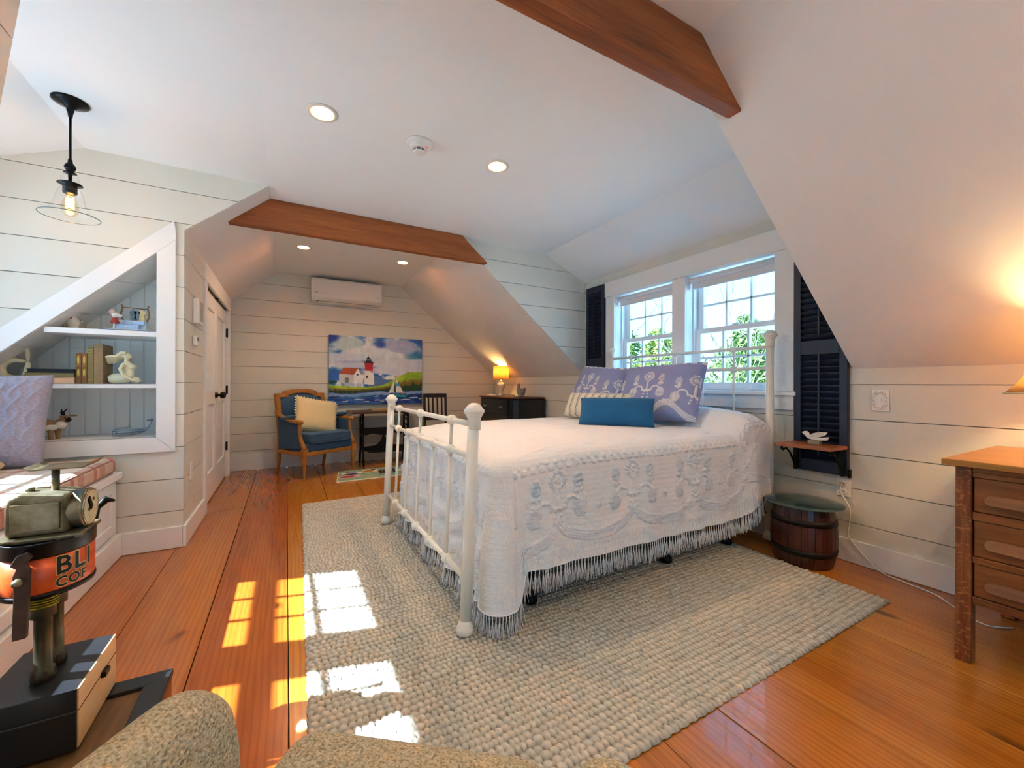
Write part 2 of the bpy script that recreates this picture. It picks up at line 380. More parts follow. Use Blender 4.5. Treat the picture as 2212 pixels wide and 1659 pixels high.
# ceilings
t = .07
slab('ceiling', [(XL0, YB, ZC), (XL0, YF+.1, ZC), (XR0, YF+.1, ZC), (XR0, YB, ZC)], (0, 0, t), M_white)
slab('ceiling_dormer_right', [(XR0, YDR0, ZC), (XR0, YDR1, ZC), (XDR, YDR1, ZC), (XDR, YDR0, ZC)], (0, 0, t), M_white)
slab('ceiling_dormer_right_slope', [(XDR-.002, YDR0-.06, ZC), (XDR-.002, YDR1+.06, ZC), (XW+.08, YDR1+.06, ZD-.034), (XW+.08, YDR0-.06, ZD-.034)], (0, 0, t), M_white)
slab('ceiling_dormer_left', [(XDL, YLN, ZC), (XDL, YCL, ZC), (XL0, YCL, ZC), (XL0, YLN, ZC)], (0, 0, t), M_white)
slab('ceiling_dormer_left_slope', [(XWL-.08, YLN-.06, ZD-.034), (XWL-.08, YCL+.06, ZD-.034), (XDL+.002, YCL+.06, ZC), (XDL+.002, YLN-.06, ZC)], (0, 0, t), M_white)
for nm, a, b in (('ceiling_slope_right_near', YB, YDR0), ('ceiling_slope_right_far', YDR1+.01, YF+.06)):
    slab(nm, [(XR0-.003, a, ZC), (XR0-.003, b, ZC), (XW+.05, b, ZK-.05*SL-.0025), (XW+.05, a, ZK-.05*SL-.0025)], (.045, 0, .053), M_slope)
for nm, a, b in (('ceiling_slope_left_far', YCL+.01, YF+.06), ('ceiling_slope_left_near', YB, YLN+.1)):
    slab(nm, [(XLK-.03, a, ZLK-.03*.85-.0025), (XLK-.03, b, ZLK-.03*.85-.0025), (XL0+.003, b, ZC), (XL0+.003, a, ZC)], (-.045, 0, .053), M_slope)

# beams
def beam(label, y0, y1, x0, x1, zb, sl):
    m = MB()
    a0, a1 = x0, x1; d = (ZC-zb)
    P = [(a0, ZC), (a0-(d/sl if x0 < 0 else 0), zb), (a1+d/SL, zb), (a1, ZC)]
    m.prism(P, lambda u, z, dd: (u, dd, z), y0, y1); o = m.build('ceiling_beam', M_beam, bevel=.006)
    return tag(o, label, 'beam', 'exposed ceiling beams')
beam('brown timber ceiling beam at the far end between the two dormers', 3.56, 3.635, XL0-.004, XR0, 2.216, .85)
beam('brown timber ceiling beam nearest the camera, close to the top of the picture', 1.05, 1.115, -.1, XR0, 2.216, .85)

# baseboards
def base(name, p, q, nrm, h=.185):
    p = Vector(p); q = Vector(q); n = Vector(nrm); m = MB(); th = .018
    vs = [p, q, q+n*th, p+n*th]; vs = vs+[v+Vector((0, 0, h)) for v in vs]
    m.add(vs, [(3, 2, 1, 0), (4, 5, 6, 7), (0, 1, 5, 4), (1, 2, 6, 5), (2, 3, 7, 6), (3, 0, 4, 7)])
    return tag(m.build(name, M_trim, bevel=.003), kind='structure')
base('baseboard_far', (XLK, YF, 0), (XW, YF, 0), (0, -1, 0))
base('baseboard_right', (XW, YB, 0), (XW, YF-.02, 0), (-1, 0, 0), .135)
base('baseboard_left', (XLK, YCL-.018, 0), (XLK, CL0-.09, 0), (1, 0, 0), .135)
base('baseboard_left_cheek', (-.90, YCL, 0), (XLK-.001, YCL, 0), (0, -1, 0), .135)
base('baseboard_near', (XLK, YB, 0), (XW-.02, YB, 0), (0, 1, 0))

# ------------------------------------------------------------------ windows
M_sash = plain('window_sash_paint', '#e8e9ea', .35, var=.01, spec=.5)
M_pane = thin_glass('window_glass')
def window(name, u0, u1, z0, z1, P, rows=2, cols=3):
    """P(u, z, d): d outwards from the wall face; twin-sash window of real bars and panes"""
    root = bpy.data.objects.new(name, None); COL.objects.link(root); tag(root, kind='structure')
    def bar(nm, a0, a1, b0, b1, d0, d1, par=root, mat=M_sash, bv=.002):
        m = MB(); m.prism([(a0, b0), (a1, b0), (a1, b1), (a0, b1)], P, d0, d1); return m.build(nm, mat, par, bevel=bv, seg=1)
    D = .2
    bar('jamb', u0-.02, u0, z0-.02, z1+.02, -.001, D); bar('jamb', u1, u1+.02, z0-.02, z1+.02, -.001, D)
    bar('head', u0, u1, z1, z1+.02, -.001, D); bar('sill_board', u0, u1, z0-.02, z0, -.001, D)
    zm = (z0+z1)/2+.015
    def sash(nm, a, b, d0, d1, bot, top):
        st = .052; m = MB()
        for q in ((u0+.004, u0+.004+st, a, b), (u1-.004-st, u1-.004, a, b), (u0+.004+st, u1-.004-st, a, a+bot), (u0+.004+st, u1-.004-st, b-top, b)):
            m.prism([(q[0], q[2]), (q[1], q[2]), (q[1], q[3]), (q[0], q[3])], P, d0, d1)
        s_ = m.build(nm, M_sash, root, bevel=.003, seg=1)
        g0, g1, h0, h1 = u0+.004+st, u1-.004-st, a+bot, b-top; mw = .009; dm = (d0+d1)/2
        for c in range(1, cols):
            x = g0+(g1-g0)*c/cols; bar('muntin', x-mw, x+mw, h0, h1, d0+.004, d1-.004, s_)
        for r in range(1, rows):
            z = h0+(h1-h0)*r/rows; bar('muntin', g0, g1, z-mw, z+mw, d0+.004, d1-.004, s_)
        for c in range(cols):
            for r in range(rows):
                x0_, x1_ = g0+(g1-g0)*c/cols, g0+(g1-g0)*(c+1)/cols; q0, q1 = h0+(h1-h0)*r/rows, h0+(h1-h0)*(r+1)/rows
                m = MB(); m.add([P(x0_, q0, dm), P(x1_, q0, dm), P(x1_, q1, dm), P(x0_, q1, dm)], [(0, 1, 2, 3)]); m.build('pane', M_pane, s_)
    sash('sash_lower', z0, zm+.02, .105, .14, .06, .04)
    sash('sash_upper', zm-.02, z1, .145, .18, .04, .045)
    bar('parting_stop', u0, u0+.012, z0, z1, .08, .105); bar('parting_stop', u1-.012, u1, z0, z1, .08, .105)
    m = MB(); uc = (u0+u1)/2; m.prism([(uc-.03, zm+.02), (uc+.03, zm+.02), (uc+.022, zm+.034), (uc-.022, zm+.034)], P, .108, .13); m.build('sash_lock', M_sash, root, bevel=.003)
    return root
PR = lambda u, z, d: (XW+d, u, z)
PL = lambda u, z, d: (XWL-d, u, z)
PN = lambda u, z, d: (u, YB-d, z)
window('window_1', *W_OPS[1], WZ0, WZ1, PR); window('window_2', *W_OPS[0], WZ0, WZ1, PR)
window('window_3', *L_OPS[0], WZ0, WZ1, PL); window('window_4', *L_OPS[1], WZ0, WZ1, PL)
window('added_window_5', -.03, .62, NZ0, NZ1, PN); window('added_window_6', .70, 1.35, NZ0, NZ1, PN)  # invented openings behind the camera, enlarged for extra fill light
def casing(name, ops, z0, z1, P, head_h=.155, side=.125, hover=0.0):
    root = bpy.data.objects.new(name, None); COL.objects.link(root); tag(root, kind='structure')
    def bar(nm, a0, a1, b0, b1, d0, d1, bv=.003):
        m = MB(); m.prism([(a0, b0), (a1, b0), (a1, b1), (a0, b1)], P, d0, d1); return m.build(nm, M_trim, root, bevel=bv, seg=2)
    a, b = ops[0][0], ops[-1][1]
    bar('side_casing', a-side, a, z0, z1, -.02, -.001); bar('side_casing', b, b+side, z0, z1, -.02, -.001)
    for p, q in zip(ops[:-1], ops[1:]): bar('mullion_casing', p[1], q[0], z0, z1, -.02, -.001)
    bar('head_casing', a-side-.01, b+side+.01, z1+.001, z1+head_h, -.026, -.001)
    bar('stool', a-side-.02, b+side+.02, z0-.028, z0-.001, -.045, .0); bar('apron', a-side, b+side, z0-.125, z0-.029, -.02, -.001)
casing('trim_1', W_OPS, WZ0, WZ1, PR); casing('trim_2', L_OPS, WZ0, WZ1, PL); casing('trim_3', [(-.03, .62), (.70, 1.35)], NZ0, NZ1, PN, side=.06)
# sky portals in the openings help the renderer find the daylight
def portal(c, sx, sy, d):
    l = bpy.data.lights.new('window_portal', 'AREA'); l.shape = 'RECTANGLE'; l.size = sx; l.size_y = sy; l.cycles.is_portal = True
    o = bpy.data.objects.new('window_portal', l); COL.objects.link(o); o.location = c
    o.rotation_euler = Vector(d).to_track_quat('-Z', 'Z').to_euler(); return o
for u0, u1 in W_OPS: portal((XW+.21, (u0+u1)/2, (WZ0+WZ1)/2), .72, .96, (-1, 0, 0))
for u0, u1 in L_OPS: portal((XWL-.21, (u0+u1)/2, (WZ0+WZ1)/2), .72, .96, (1, 0, 0))
for u in (.295, 1.025): portal((u, YB-.21, (NZ0+NZ1)/2), .65, 1.9, (0, 1, 0))
# roller blinds pulled just below the window heads
M_blind = fabric('blind_fabric', '#e9e6e6', 400, var=.03, bump=.1)
for (u0, u1), wh in ((W_OPS[1], 'of the window farther from the camera'), (W_OPS[0], 'of the window nearest the wall shelf')):
    t_ = thing('roller_blind', 'white roller blind rolled up at the head '+wh, 'blind', (XW+.05, (u0+u1)/2, WZ1), group='roller blinds')
    m = MB(); m.box(XW+.055, u0+.012, WZ1-.105, XW+.059, u1-.012, WZ1-.03); m.build('fabric', M_blind, t_)
    m = MB(); m.tube([(XW+.045, u0+.006, WZ1-.035), (XW+.045, u1-.006, WZ1-.035)], .022, 12); m.build('roll', M_blind, t_)
    m = MB(); m.tube([(XW+.057, u0+.012, WZ1-.105), (XW+.057, u1-.012, WZ1-.105)], .007, 8); m.build('hem_bar', M_blind, t_)
    for u in (u0+.003, u1-.003):
        m = MB(); m.box(XW+.02, u-.0025, WZ1-.062, XW+.07, u+.0025, WZ1-.004); m.build('bracket', M_trim, t_)

# ------------------------------------------------------------------ closet doors
M_black = plain('black_iron', '#16140f', .38, .8, var=.2, vs=30)
def door(name, y0, y1, hinge_y):
    r = bpy.data.objects.new(name, None); COL.objects.link(r); tag(r, kind='structure')
    x0, x1 = XLK-.052, XLK-.016
    zs = [.012, .26, .86, 1.0, 1.72, CLZ-.014]; m = MB(); st = .1
    m.box(x0, y0, zs[0], x1, y0+st, zs[5]); m.box(x0, y1-st, zs[0], x1, y1, zs[5])
    for a, b in ((zs[0], zs[1]), (zs[2], zs[3]), (zs[4], zs[5])): m.box(x0, y0+st, a, x1, y1-st, b)
    m.build('stile_frame', M_trim, r, bevel=.004)
    for a, b in ((zs[1], zs[2]), (zs[3], zs[4])):
        m = MB(); m.box(x0+.004, y0+st, a, x1-.014, y1-st, b); m.build('door_panel', M_trim, r)
    for z in (1.62, .98, .35):
        m = MB(); m.box(x1-.002, hinge_y-.012, z-.045, x1+.012, hinge_y+.012, z+.045); m.tube([(x1+.012, hinge_y, z-.05), (x1+.012, hinge_y, z+.05)], .007, 8); m.build('hinge', M_black, r)
    ky = y1-.05 if hinge_y < (y0+y1)/2 else y0+.05
    m = MB(); R = Matrix.Rotation(PI/2, 4, 'Y')
    m.lathe([(.03, 0), (.03, .006), (.011, .012), (.011, .035), (.03, .045), (.032, .06), (.02, .072), (0, .075)], 16, (x1, ky, .937), R); m.build('door_knob', M_black, r)
    return r
mid = (CL0+CL1)/2
door('door_1', CL0+.012, mid-.002, CL0+.012); door('door_2', mid+.002, CL1-.012, CL1-.012)
cr = bpy.data.objects.new('trim_4', None); COL.objects.link(cr); tag(cr, kind='structure')
for nm, q in (('side_casing', (CL0-.09, CL0, 0, CLZ)), ('side_casing', (CL1, CL1+.09, 0, CLZ)), ('head_casing', (CL0-.1, CL1+.1, CLZ+.001, CLZ+.14))):
    m = MB(); m.box(XLK, q[0], q[2], XLK+.02, q[1], q[3]); m.build(nm, M_trim, cr, bevel=.003)
for a, b in ((CL0, CL0+.01), (CL1-.01, CL1)):
    m = MB(); m.box(XLK-.08, a, 0, XLK, b, CLZ); m.build('jamb', M_trim, cr)
m = MB(); m.box(XLK-.1, CL0-.02, 0, XLK-.085, CL1+.02, CLZ+.03); m.build('closet_back', M_sub, cr)
m = MB(); m.box(XLK-.06, mid-.03, CLZ-.012, XLK+.001, mid+.03, CLZ); m.build('ball_catch', M_black, cr)
# ------------------------------------------------------------------ helpers for small sculpted things
def fuse(o, voxel=.004, it=6, fac=.6):
    r = o.modifiers.new('Fuse', 'REMESH'); r.mode = 'VOXEL'; r.voxel_size = voxel; r.use_smooth_shade = True
    s_ = o.modifiers.new('Soft', 'SMOOTH'); s_.iterations = it; s_.factor = fac; return o
def rot(x=0, y=0, z=0): return Euler((math.radians(x), math.radians(y), math.radians(z))).to_matrix().to_4x4()
def at(loc, x=0, y=0, z=0): return Matrix.Translation(loc) @ rot(x, y, z)
def cushion(w, h, t, nu=40, nv=40, pinch=.05, puff=.42, bump=None):
    """closed cushion in its own x-z plane (y is thickness); returns a list of verts as numpy and grid sizes"""
    u = np.linspace(-1, 1, nu); v = np.linspace(-1, 1, nv); U, V = np.meshgrid(u, v)
    Ue = np.sin(U*PI/2); Ve = np.sin(V*PI/2)
    T = t/2*np.power(np.clip((1-np.abs(Ue)**3.2)*(1-np.abs(Ve)**3.2), 0, 1), puff)+.002
    X = w/2*Ue*(1-pinch*(1-Ve**2)); Z = h/2*Ve*(1-pinch*(1-Ue**2))
    return Ue, Ve, X, Z, T
def cushion_obj(name, w, h, t, mat, M, parent=None, nu=40, nv=40, pinch=.05, puff=.42, hfn=None, cfn=None, base=None, sag=0.0):
    Ue, Ve, X, Z, T = cushion(w, h, t, nu, nv, pinch, puff)
    H = hfn(Ue, Ve) if hfn else 0; cols = None
    F = np.stack([X, -T-H, Z], -1); B = np.stack([X, T, Z], -1)
    # fold both faces into one closed strip grid: front columns then back columns mirrored
    allv = np.concatenate([F, B[:, ::-1]], 1)
    if sag: allv[..., 2] += sag*(1-(allv[..., 0]/(w/2))**2)*0 - sag*np.abs(allv[..., 0]/(w/2))**2*(allv[..., 2] > 0)
    if cfn is not None:
        cf = cfn(Ue, Ve); cb = np.broadcast_to(np.array(lin(base)), cf.shape)
        cols = np.concatenate([cf, cb[:, ::-1]], 1)
    Mn = np.array(M); P = allv.reshape(-1, 3) @ Mn[:3, :3].T + Mn[:3, 3]
    return np_mesh(name, P, 2*nu, nv, mat, parent, cols, closeu=True)

# ------------------------------------------------------------------ niche with shelves under the left eave
NYB = 3.72
nz = thing('niche_shelving', 'white built-in shelf niche with a slanted top beside the closet', 'bookshelf', (-1.1, YCL, .617))
def part(nm, m, mat, par, **k): return m.build(nm, mat, par, **k)
m = MB(); m.box(-1.68, YCL+.031, NZB-.03, NX1+.03, NYB+.02, NZB); part('bottom_board', m, M_trim, nz)
m = MB(); m.prism([(-1.68, hyp(-1.68)), (NX1+.03, hyp(NX1+.03)), (NX1+.03, hyp(NX1+.03)+.03), (-1.68, hyp(-1.68)+.03)], lambda u, z, d: (u, d, z), YCL+.001, NYB+.02); part('slanted_top', m, M_niche, nz)
m = MB(); m.box(NX1, YCL+.031, NZB-.03, NX1+.03, NYB+.02, 1.92); part('side_panel', m, M_niche, nz)
m = MB(); m.box(-1.68, YCL+.031, NZB-.03, -1.65, NYB+.02, 1.2); part('side_panel', m, M_niche, nz)
m = MB(); m.box(-1.68, NYB+.008, NZB-.03, NX1+.03, NYB+.03, 1.95); part('back_panel', m, M_niche, nz)
bw = .0745; x = NX1
while x > -1.64:
    a, b = max(x-bw, -1.65)+.003, x-.003
    m = MB(); m.prism([(a, NZB), (b, NZB), (b, hyp(b)), (a, hyp(a))], lambda u, z, d: (u, d, z), NYB, NYB+.009); part('beadboard', m, M_niche, nz, bevel=.002, seg=1)
    m = MB(); m.tube([(x, NYB+.004, NZB), (x, NYB+.004, hyp(x)-.01)], .0032, 6); part('bead', m, M_niche, nz)
    x -= bw
for z0, z1 in ((1.343, 1.375), (1.02, 1.045)):
    xl = max(-1.65, NX1+(z1-1.872)/.99)
    m = MB(); m.box(xl, YCL+.005, z0, NX1, NYB, z1); part('shelf_board', m, M_trim, nz, bevel=.002)
yo, yi = YCL-.018, YCL+.002
pl = lambda u, z, d: (u, d, z)
m = MB(); m.prism([(XWL, hyp(XWL)), (NX1, hyp(NX1)), (-.62, hyp(-.62)+.142*0+.0), (-.62, 2.02), (-.63, hyp(-.63)+.13), (XWL, hyp(XWL)+.137)], pl, yo, yi); part('slanted_casing', m, M_trim, nz, bevel=.003)
m = MB(); m.prism([(NX1, NZB), (-.62, NZB-.094), (-.62, hyp(-.62)), (NX1, hyp(NX1))], pl, yo, yi); part('side_casing', m, M_trim, nz, bevel=.003)
m = MB(); m.prism([(XWL, NZB-.094), (-.621, NZB-.094), (NX1-.001, NZB), (XWL, NZB)], pl, yo, yi); part('bottom_casing', m, M_trim, nz, bevel=.003)

# ------------------------------------------------------------------ things on the shelves
ST1, ST2, ST3 = 1.3762, 1.0462, NZB+.0012
# books lying flat on the top shelf
def flat_book(label, x0, x1, y0, y1, z0, z1, cov, pages='#e8dfc8', group=None, rz=0):
    t = thing('book', label, 'book', ((x0+x1)/2, (y0+y1)/2, z0), rz, group); w_, d_, h_ = x1-x0, y1-y0, z1-z0
    m = MB(); m.box(-w_/2+.004, -d_/2+.004, .002, w_/2-.004, d_/2-.004, h_-.002); m.build('pages', plain('paper', pages, .9, var=.08, vs=200), t, world=False)
    m = MB(); c = .0022
    m.box(-w_/2, -d_/2, 0, w_/2, d_/2, c); m.box(-w_/2, -d_/2, h_-c, w_/2, d_/2, h_); m.box(-w_/2, d_/2-c, c, w_/2, d_/2, h_-c)
    m.build('cover', cov, t, world=False, bevel=.0008, seg=1); return t
BK = 'books in the shelf niche'
flat_book('thin blue book lying flat at the bottom of the pair on the top shelf', -1.0, -.765, 3.40, 3.58, ST1, ST1+.008, plain('cover_blue', '#1f62a8', .4), group=BK)
flat_book('thin white book lying flat under the small blue toy drawers', -.985, -.765, 3.415, 3.575, ST1+.0082, ST1+.016, plain('cover_white', '#e9ebee', .4), group=BK)
# toy drawers with a clothes rail, mouse beside it
zt = ST1+.0162
t = thing('toy_wardrobe', 'small pale blue toy chest of drawers with clothes rail on the top shelf', 'toy', (-.87, 3.5, zt))
M_tb = plain('toy_blue', '#a9c3e6', .5); M_tw = plain('toy_wood', '#8e6547', .5); M_twh = plain('toy_white', '#eceae6', .5)
m = MB(); m.box(-.93, 3.47, zt, -.80, 3.55, zt+.06); m.build('case', M_twh, t, bevel=.002)
m = MB(); m.box(-.945, 3.43, zt+.001, -.825, 3.475, zt+.029); d_ = m.build('drawer', M_tb, t, bevel=.002)
m = MB(); m.ell((-.885, 3.427, zt+.015), .006, 10, 6); m.build('knob', M_twh, d_)
m = MB(); m.box(-.905, 3.45, zt+.032, -.803, 3.475, zt+.057); d_ = m.build('drawer', M_tb, t, bevel=.002)
m = MB(); m.ell((-.865, 3.447, zt+.044), .006, 10, 6); m.build('knob', M_twh, d_)
for xx, b in ((-.925, -1), (-.797, 1)):
    m = MB(); m.tube([(xx-b*.006, 3.51, zt+.058), (xx+b*.006, 3.51, zt+.1), (xx-b*.002, 3.51, zt+.15), (xx+b*.004, 3.51, zt+.165)], [.005, .005, .0045, .004], 8); m.build('rail_post', M_tw, t)
m = MB(); m.tube([(-.925, 3.51, zt+.148), (-.797, 3.51, zt+.142)], .003, 8); m.build('rail', M_tw, t)
for xx, c, s_ in ((-.868, '#6f8794', 1.0), (-.85, '#8b9aa6', .9), (-.826, '#e3cd94', 1.0)):
    m = MB(); P = [(-.02, -.005), (-.014, .012), (0, .018), (.014, .012), (.02, -.005), (.012, -.01), (.014, -.05), (-.014, -.05), (-.012, -.01)]
    m.prism([(xx+p*s_, zt+.115+q*s_) for p, q in P], lambda u, z, d: (u, d, z), 3.502, 3.518); m.tube([(xx, 3.51, zt+.13), (xx, 3.51, zt+.146)], .0012, 5); m.build('hanging_garment', fabric('toy_cloth', c, 500), t, bevel=.002)
t = thing('toy_mouse', 'small cloth toy mouse with pink ears and red dress by the toy drawers', 'toy', (-.955, 3.44, zt))
m = MB(); m.lathe([(.0, 0), (.022, .002), (.02, .015), (.011, .035), (.006, .04)], 14, (-.935, 3.425, zt+.03)); m.build('dress', fabric('mouse_dress', '#a9443c', 500), t)
m = MB(); m.ell((-.935, 3.425, zt+.085), (.018, .016, .016), 14, 9); m.ell((-.915, 3.42, zt+.08), (.02, .009, .009), 12, 8); m.tube([(-.935, 3.425, zt+.06), (-.935, 3.425, zt+.09)], .008, 8)
m.tube([(-.94, 3.425, zt+.0), (-.938, 3.425, zt+.034)], .006, 8); fuse(m.build('body', fabric('mouse_cloth', '#e6ddd2', 500), t), .0022, 3)
for yy, xx in ((3.412, -.945), (3.44, -.955)):
    m = MB(); m.ell((xx, yy, zt+.103), (.013, .004, .015), 12, 8); m.build('ear', fabric('mouse_ear', '#cfa49b', 500), t)
m = MB(); m.ell((-.896, 3.42, zt+.08), .003, 8, 6); m.build('nose', M_black, t)
# owl
t = thing('owl_figurine', 'small white owl figurine with red and black eyes on the top shelf', 'figurine', (-1.145, 3.5, ST1))
M_owl = plain('owl_white', '#e4dccd', .55)
m = MB(); m.ell((-1.14, 3.5, ST1+.036), (.035, .032, .038), 18, 12); m.ell((-1.15, 3.49, ST1+.066), (.029, .027, .026), 16, 10); m.lathe([(.028, 0), (.03, .01), (.02, .02)], 16, (-1.14, 3.5, ST1)); fuse(m.build('body', M_owl, t), .003, 2, .5)
for xx, c in ((-1.163, '#30302c'), (-1.147, '#a23226')):
    m = MB(); m.ell((xx, 3.4635, ST1+.07), (.007, .004, .007), 10, 8); e_ = m.build('eye', plain('owl_eye', c, .3), t)
    m = MB(); m.ell((xx, 3.4595, ST1+.07), (.003, .002, .003), 8, 6); m.build('pupil', M_black, e_)
M_feather = plain('owl_feather', '#b3a48f', .6, var=.5, vs=160)
for sx, a in ((-1, 25), (1, -20)):
    m = MB(); m.ell((-1.14+sx*.034, 3.495, ST1+.032), (.007, .02, .028), 12, 8, rot(0, a*sx*-.6, 0)); m.build('wing', M_feather, t)
# mermaid tail ornament
M_cream = plain('cream_resin', '#e2d8b4', .42, var=.05, vs=25, spec=.5)
t = thing('mermaid_tail_figurine', 'cream mermaid tail ornament curling up from the middle shelf', 'figurine', (-1.42, 3.5, ST2))
m = MB(); cx, cz = -1.385, ST2+.08
pts = [(cx+.06*math.cos(a), 3.5, cz+.058*math.sin(a)) for a in np.linspace(math.radians(285), math.radians(75), 14)]
pts = [(-1.34, 3.5, ST2+.012)]+pts+[(-1.345, 3.5, ST2+.128)]
m.tube(pts, [.02]+[.028-.0011*i for i in range(14)]+[.009], 14); m.ell((-1.37, 3.5, ST2+.012), (.06, .035, .012), 16, 8); fuse(m.build('tail', M_cream, t), .004, 4)
fl_ = [(0, 0), (.012, .012), (.018, .05), (.01, .085), (-.018, .125), (-.012, .08), (-.006, .04)]
m = MB(); m.prism([(-1.342+p, ST2+.125+q) for p, q in fl_], lambda u, z, d: (u, d-(u+1.342)*.4, z), 3.494, 3.506); m.build('fluke', M_cream, t, bevel=.004)
fl2 = [(0, .012), (.014, 0), (.016, -.03), (.002, -.06), (-.018, -.085), (-.012, -.05)]
m = MB(); m.prism([(-1.342+p, ST2+.125+q) for p, q in fl2], lambda u, z, d: (u, d+(u+1.342)*.4, z), 3.494, 3.506); m.build('fluke', M_cream, t, bevel=.004)
# stack of three books
flat_book('thick book with peach-coloured page edges at the bottom of the flat stack', -1.31, -1.112, 3.42, 3.58, ST2, ST2+.038, plain('cover_peach', '#c98f62', .6), '#e0b48e', BK)
flat_book('olive brown book in the middle of the flat stack', -1.325, -1.115, 3.42, 3.58, ST2+.0382, ST2+.066, plain('cover_olive', '#5d4d2e', .6), '#8b7a52', BK)
flat_book('slim black book on top of the flat stack', -1.315, -1.11, 3.42, 3.58, ST2+.0662, ST2+.088, plain('cover_black', '#1e2126', .45), '#20242a', BK)
# standing books
M_gold = plain('gold_stamp', '#c8a23f', .35, .6)
def stand_book(label, x0, x1, h, d, c, orn):
    t = thing('book', label, 'book', ((x0+x1)/2, 3.43, ST2), 0, BK); w_ = x1-x0
    cov = plain('book_cloth', c, .7, var=.1, vs=60)
    m = MB(); m.box(-w_/2+.002, .003, .003, w_/2-.002, d-.003, h-.003); m.build('pages', plain('paper', '#c9b48c', .9, var=.1, vs=200), t, world=False)
    m = MB(); m.box(-w_/2, 0, 0, w_/2, .003, h); m.box(-w_/2, .003, 0, -w_/2+.002, d, h); m.box(w_/2-.002, .003, 0, w_/2, d, h); m.build('cover', cov, t, world=False, bevel=.001, seg=1)
    if orn == 'leaf':
        for zc, hh in ((h*.78, .028), (h*.36, .024)):
            m = MB(); m.ell((0, 0, zc), (.006, .0012, hh), 12, 8); m.build('gold_leaf_stamp', M_gold, t, world=False)
        m = MB(); m.box(-w_/2+.002, -.0006, h*.6, w_/2-.002, .001, h*.61); m.build('gold_line', M_gold, t, world=False)
    elif orn == 'lines':
        for zc in (.9, .83, .76, .1): m = MB(); m.box(-w_/2+.003, -.0006, h*zc, w_/2-.003, .001, h*zc+.002); m.build('gold_line', M_gold, t, world=False)
stand_book('small brown gilt book standing leftmost in the row on the middle shelf', -1.112, -1.088, .186, .13, '#7d5228', 'leaf')
stand_book('small brown gilt book standing second in the row on the middle shelf', -1.087, -1.062, .186, .13, '#85572a', 'leaf')
stand_book('olive tan book with gold lines standing between gilt books and the tallest book', -1.0605, -1.034, .23, .15, '#8a7544', 'lines')
stand_book('tall tan book standing beside the cream mermaid', -1.0325, -.992, .245, .17, '#9a7b55', None)
# mermaid figurine
t = thing('mermaid_figurine', 'cream mermaid figurine sitting with windblown hair beside the books', 'figurine', (-.91, 3.47, ST2))
b_ = ST2
m = MB()
m.tube([(-.975, 3.47, b_+.03), (-.95, 3.47, b_+.034), (-.92, 3.465, b_+.036), (-.893, 3.46, b_+.04), (-.876, 3.46, b_+.06)], [.022, .031, .034, .033, .027], 14)
m.tube([(-.876, 3.46, b_+.045), (-.876, 3.46, b_+.08), (-.884, 3.46, b_+.118), (-.891, 3.46, b_+.138)], [.028, .024, .029, .016], 14)
m.ell((-.862, 3.443, b_+.108), (.019, .016, .018), 12, 8); m.ell((-.86, 3.472, b_+.108), (.019, .016, .018), 12, 8)
m.tube([(-.891, 3.46, b_+.13), (-.89, 3.46, b_+.158)], .0115, 10); m.ell((-.885, 3.458, b_+.178), (.02, .019, .025), 14, 10); m.ell((-.868, 3.455, b_+.174), (.007, .006, .008), 8, 6)
for y_, e in ((3.426, 1), (3.492, -1)):
    m.tube([(-.893, y_, b_+.128), (-.91, y_-e*.006, b_+.092), (-.897, y_-e*.004, b_+.056), (-.857, y_+e*.006, b_+.026), (-.83, 3.455, b_+.016)], [.0115, .0105, .0095, .008, .007], 10)
m.ell((-.842, 3.458, b_+.03), (.022, .02, .014), 12, 8)
fuse(m.build('body', M_cream, t), .0024, 2, .5)
m = MB()
for k in range(7):
    y_ = 3.438+.007*k; m.tube([(-.885, y_, b_+.203-.003*abs(k-3)), (-.91, y_, b_+.196-.004*k), (-.935, y_+.004, b_+.172-.004*k), (-.957, y_, b_+.172-.006*k), (-.985, y_+.004, b_+.168-.007*k)], [.009, .011, .0095, .009, .005], 8)
m.ell((-.895, 3.458, b_+.186), (.021, .022, .022), 12, 8); fuse(m.build('hair', M_cream, t), .0024, 2, .5)
m = MB(); m.prism([(-.86+.02*math.cos(a)*(1+.3*math.cos(5*a)), b_+.02+.012*math.sin(a)) for a in np.linspace(0, 2*PI, 20)[:-1]], lambda u, z, d: (u+.02, d, z), 3.452, 3.462); m.build('shell', M_cream, t, bevel=.002)
# whale
t = thing('whale_figurine', 'grey blue painted wooden whale with raised tail on the bottom shelf', 'figurine', (-.87, 3.48, ST3))
k = Nodes('whale_paint'); k.set(.5); g = k.noise(k.coords((4, 4, 60)), 3, 4); k.link(k.ramp(g, [(.35, '#4d5a68'), (.5, '#7f93a4'), (.7, '#a9b6bd')]), k.b.inputs['Base Color']); M_whale = k.m
L = [(-.962, .02, .006, .01), (-.955, .026, .016, .02), (-.93, .03, .022, .026), (-.89, .031, .023, .026), (-.85, .029, .019, .021), (-.815, .032, .013, .014), (-.79, .044, .009, .01), (-.778, .066, .007, .008), (-.77, .088, .006, .006)]
def whale(u, v):
    i = v*(len(L)-1); a = int(min(i, len(L)-2)); f_ = i-a; p, q = L[a], L[a+1]; x_, z_, ry, rz = [p[j]*(1-f_)+q[j]*f_ for j in range(4)]
    an = 2*PI*u; return (x_, 3.48+ry*math.cos(an), ST3+z_+rz*math.sin(an))
m = MB(); m.grid(whale, 20, 33, closeu=True); m.f += [tuple(range(20))[::-1], tuple(range(32*20, 33*20))]; m.sm += [False]*2; m.build('body', M_whale, t)
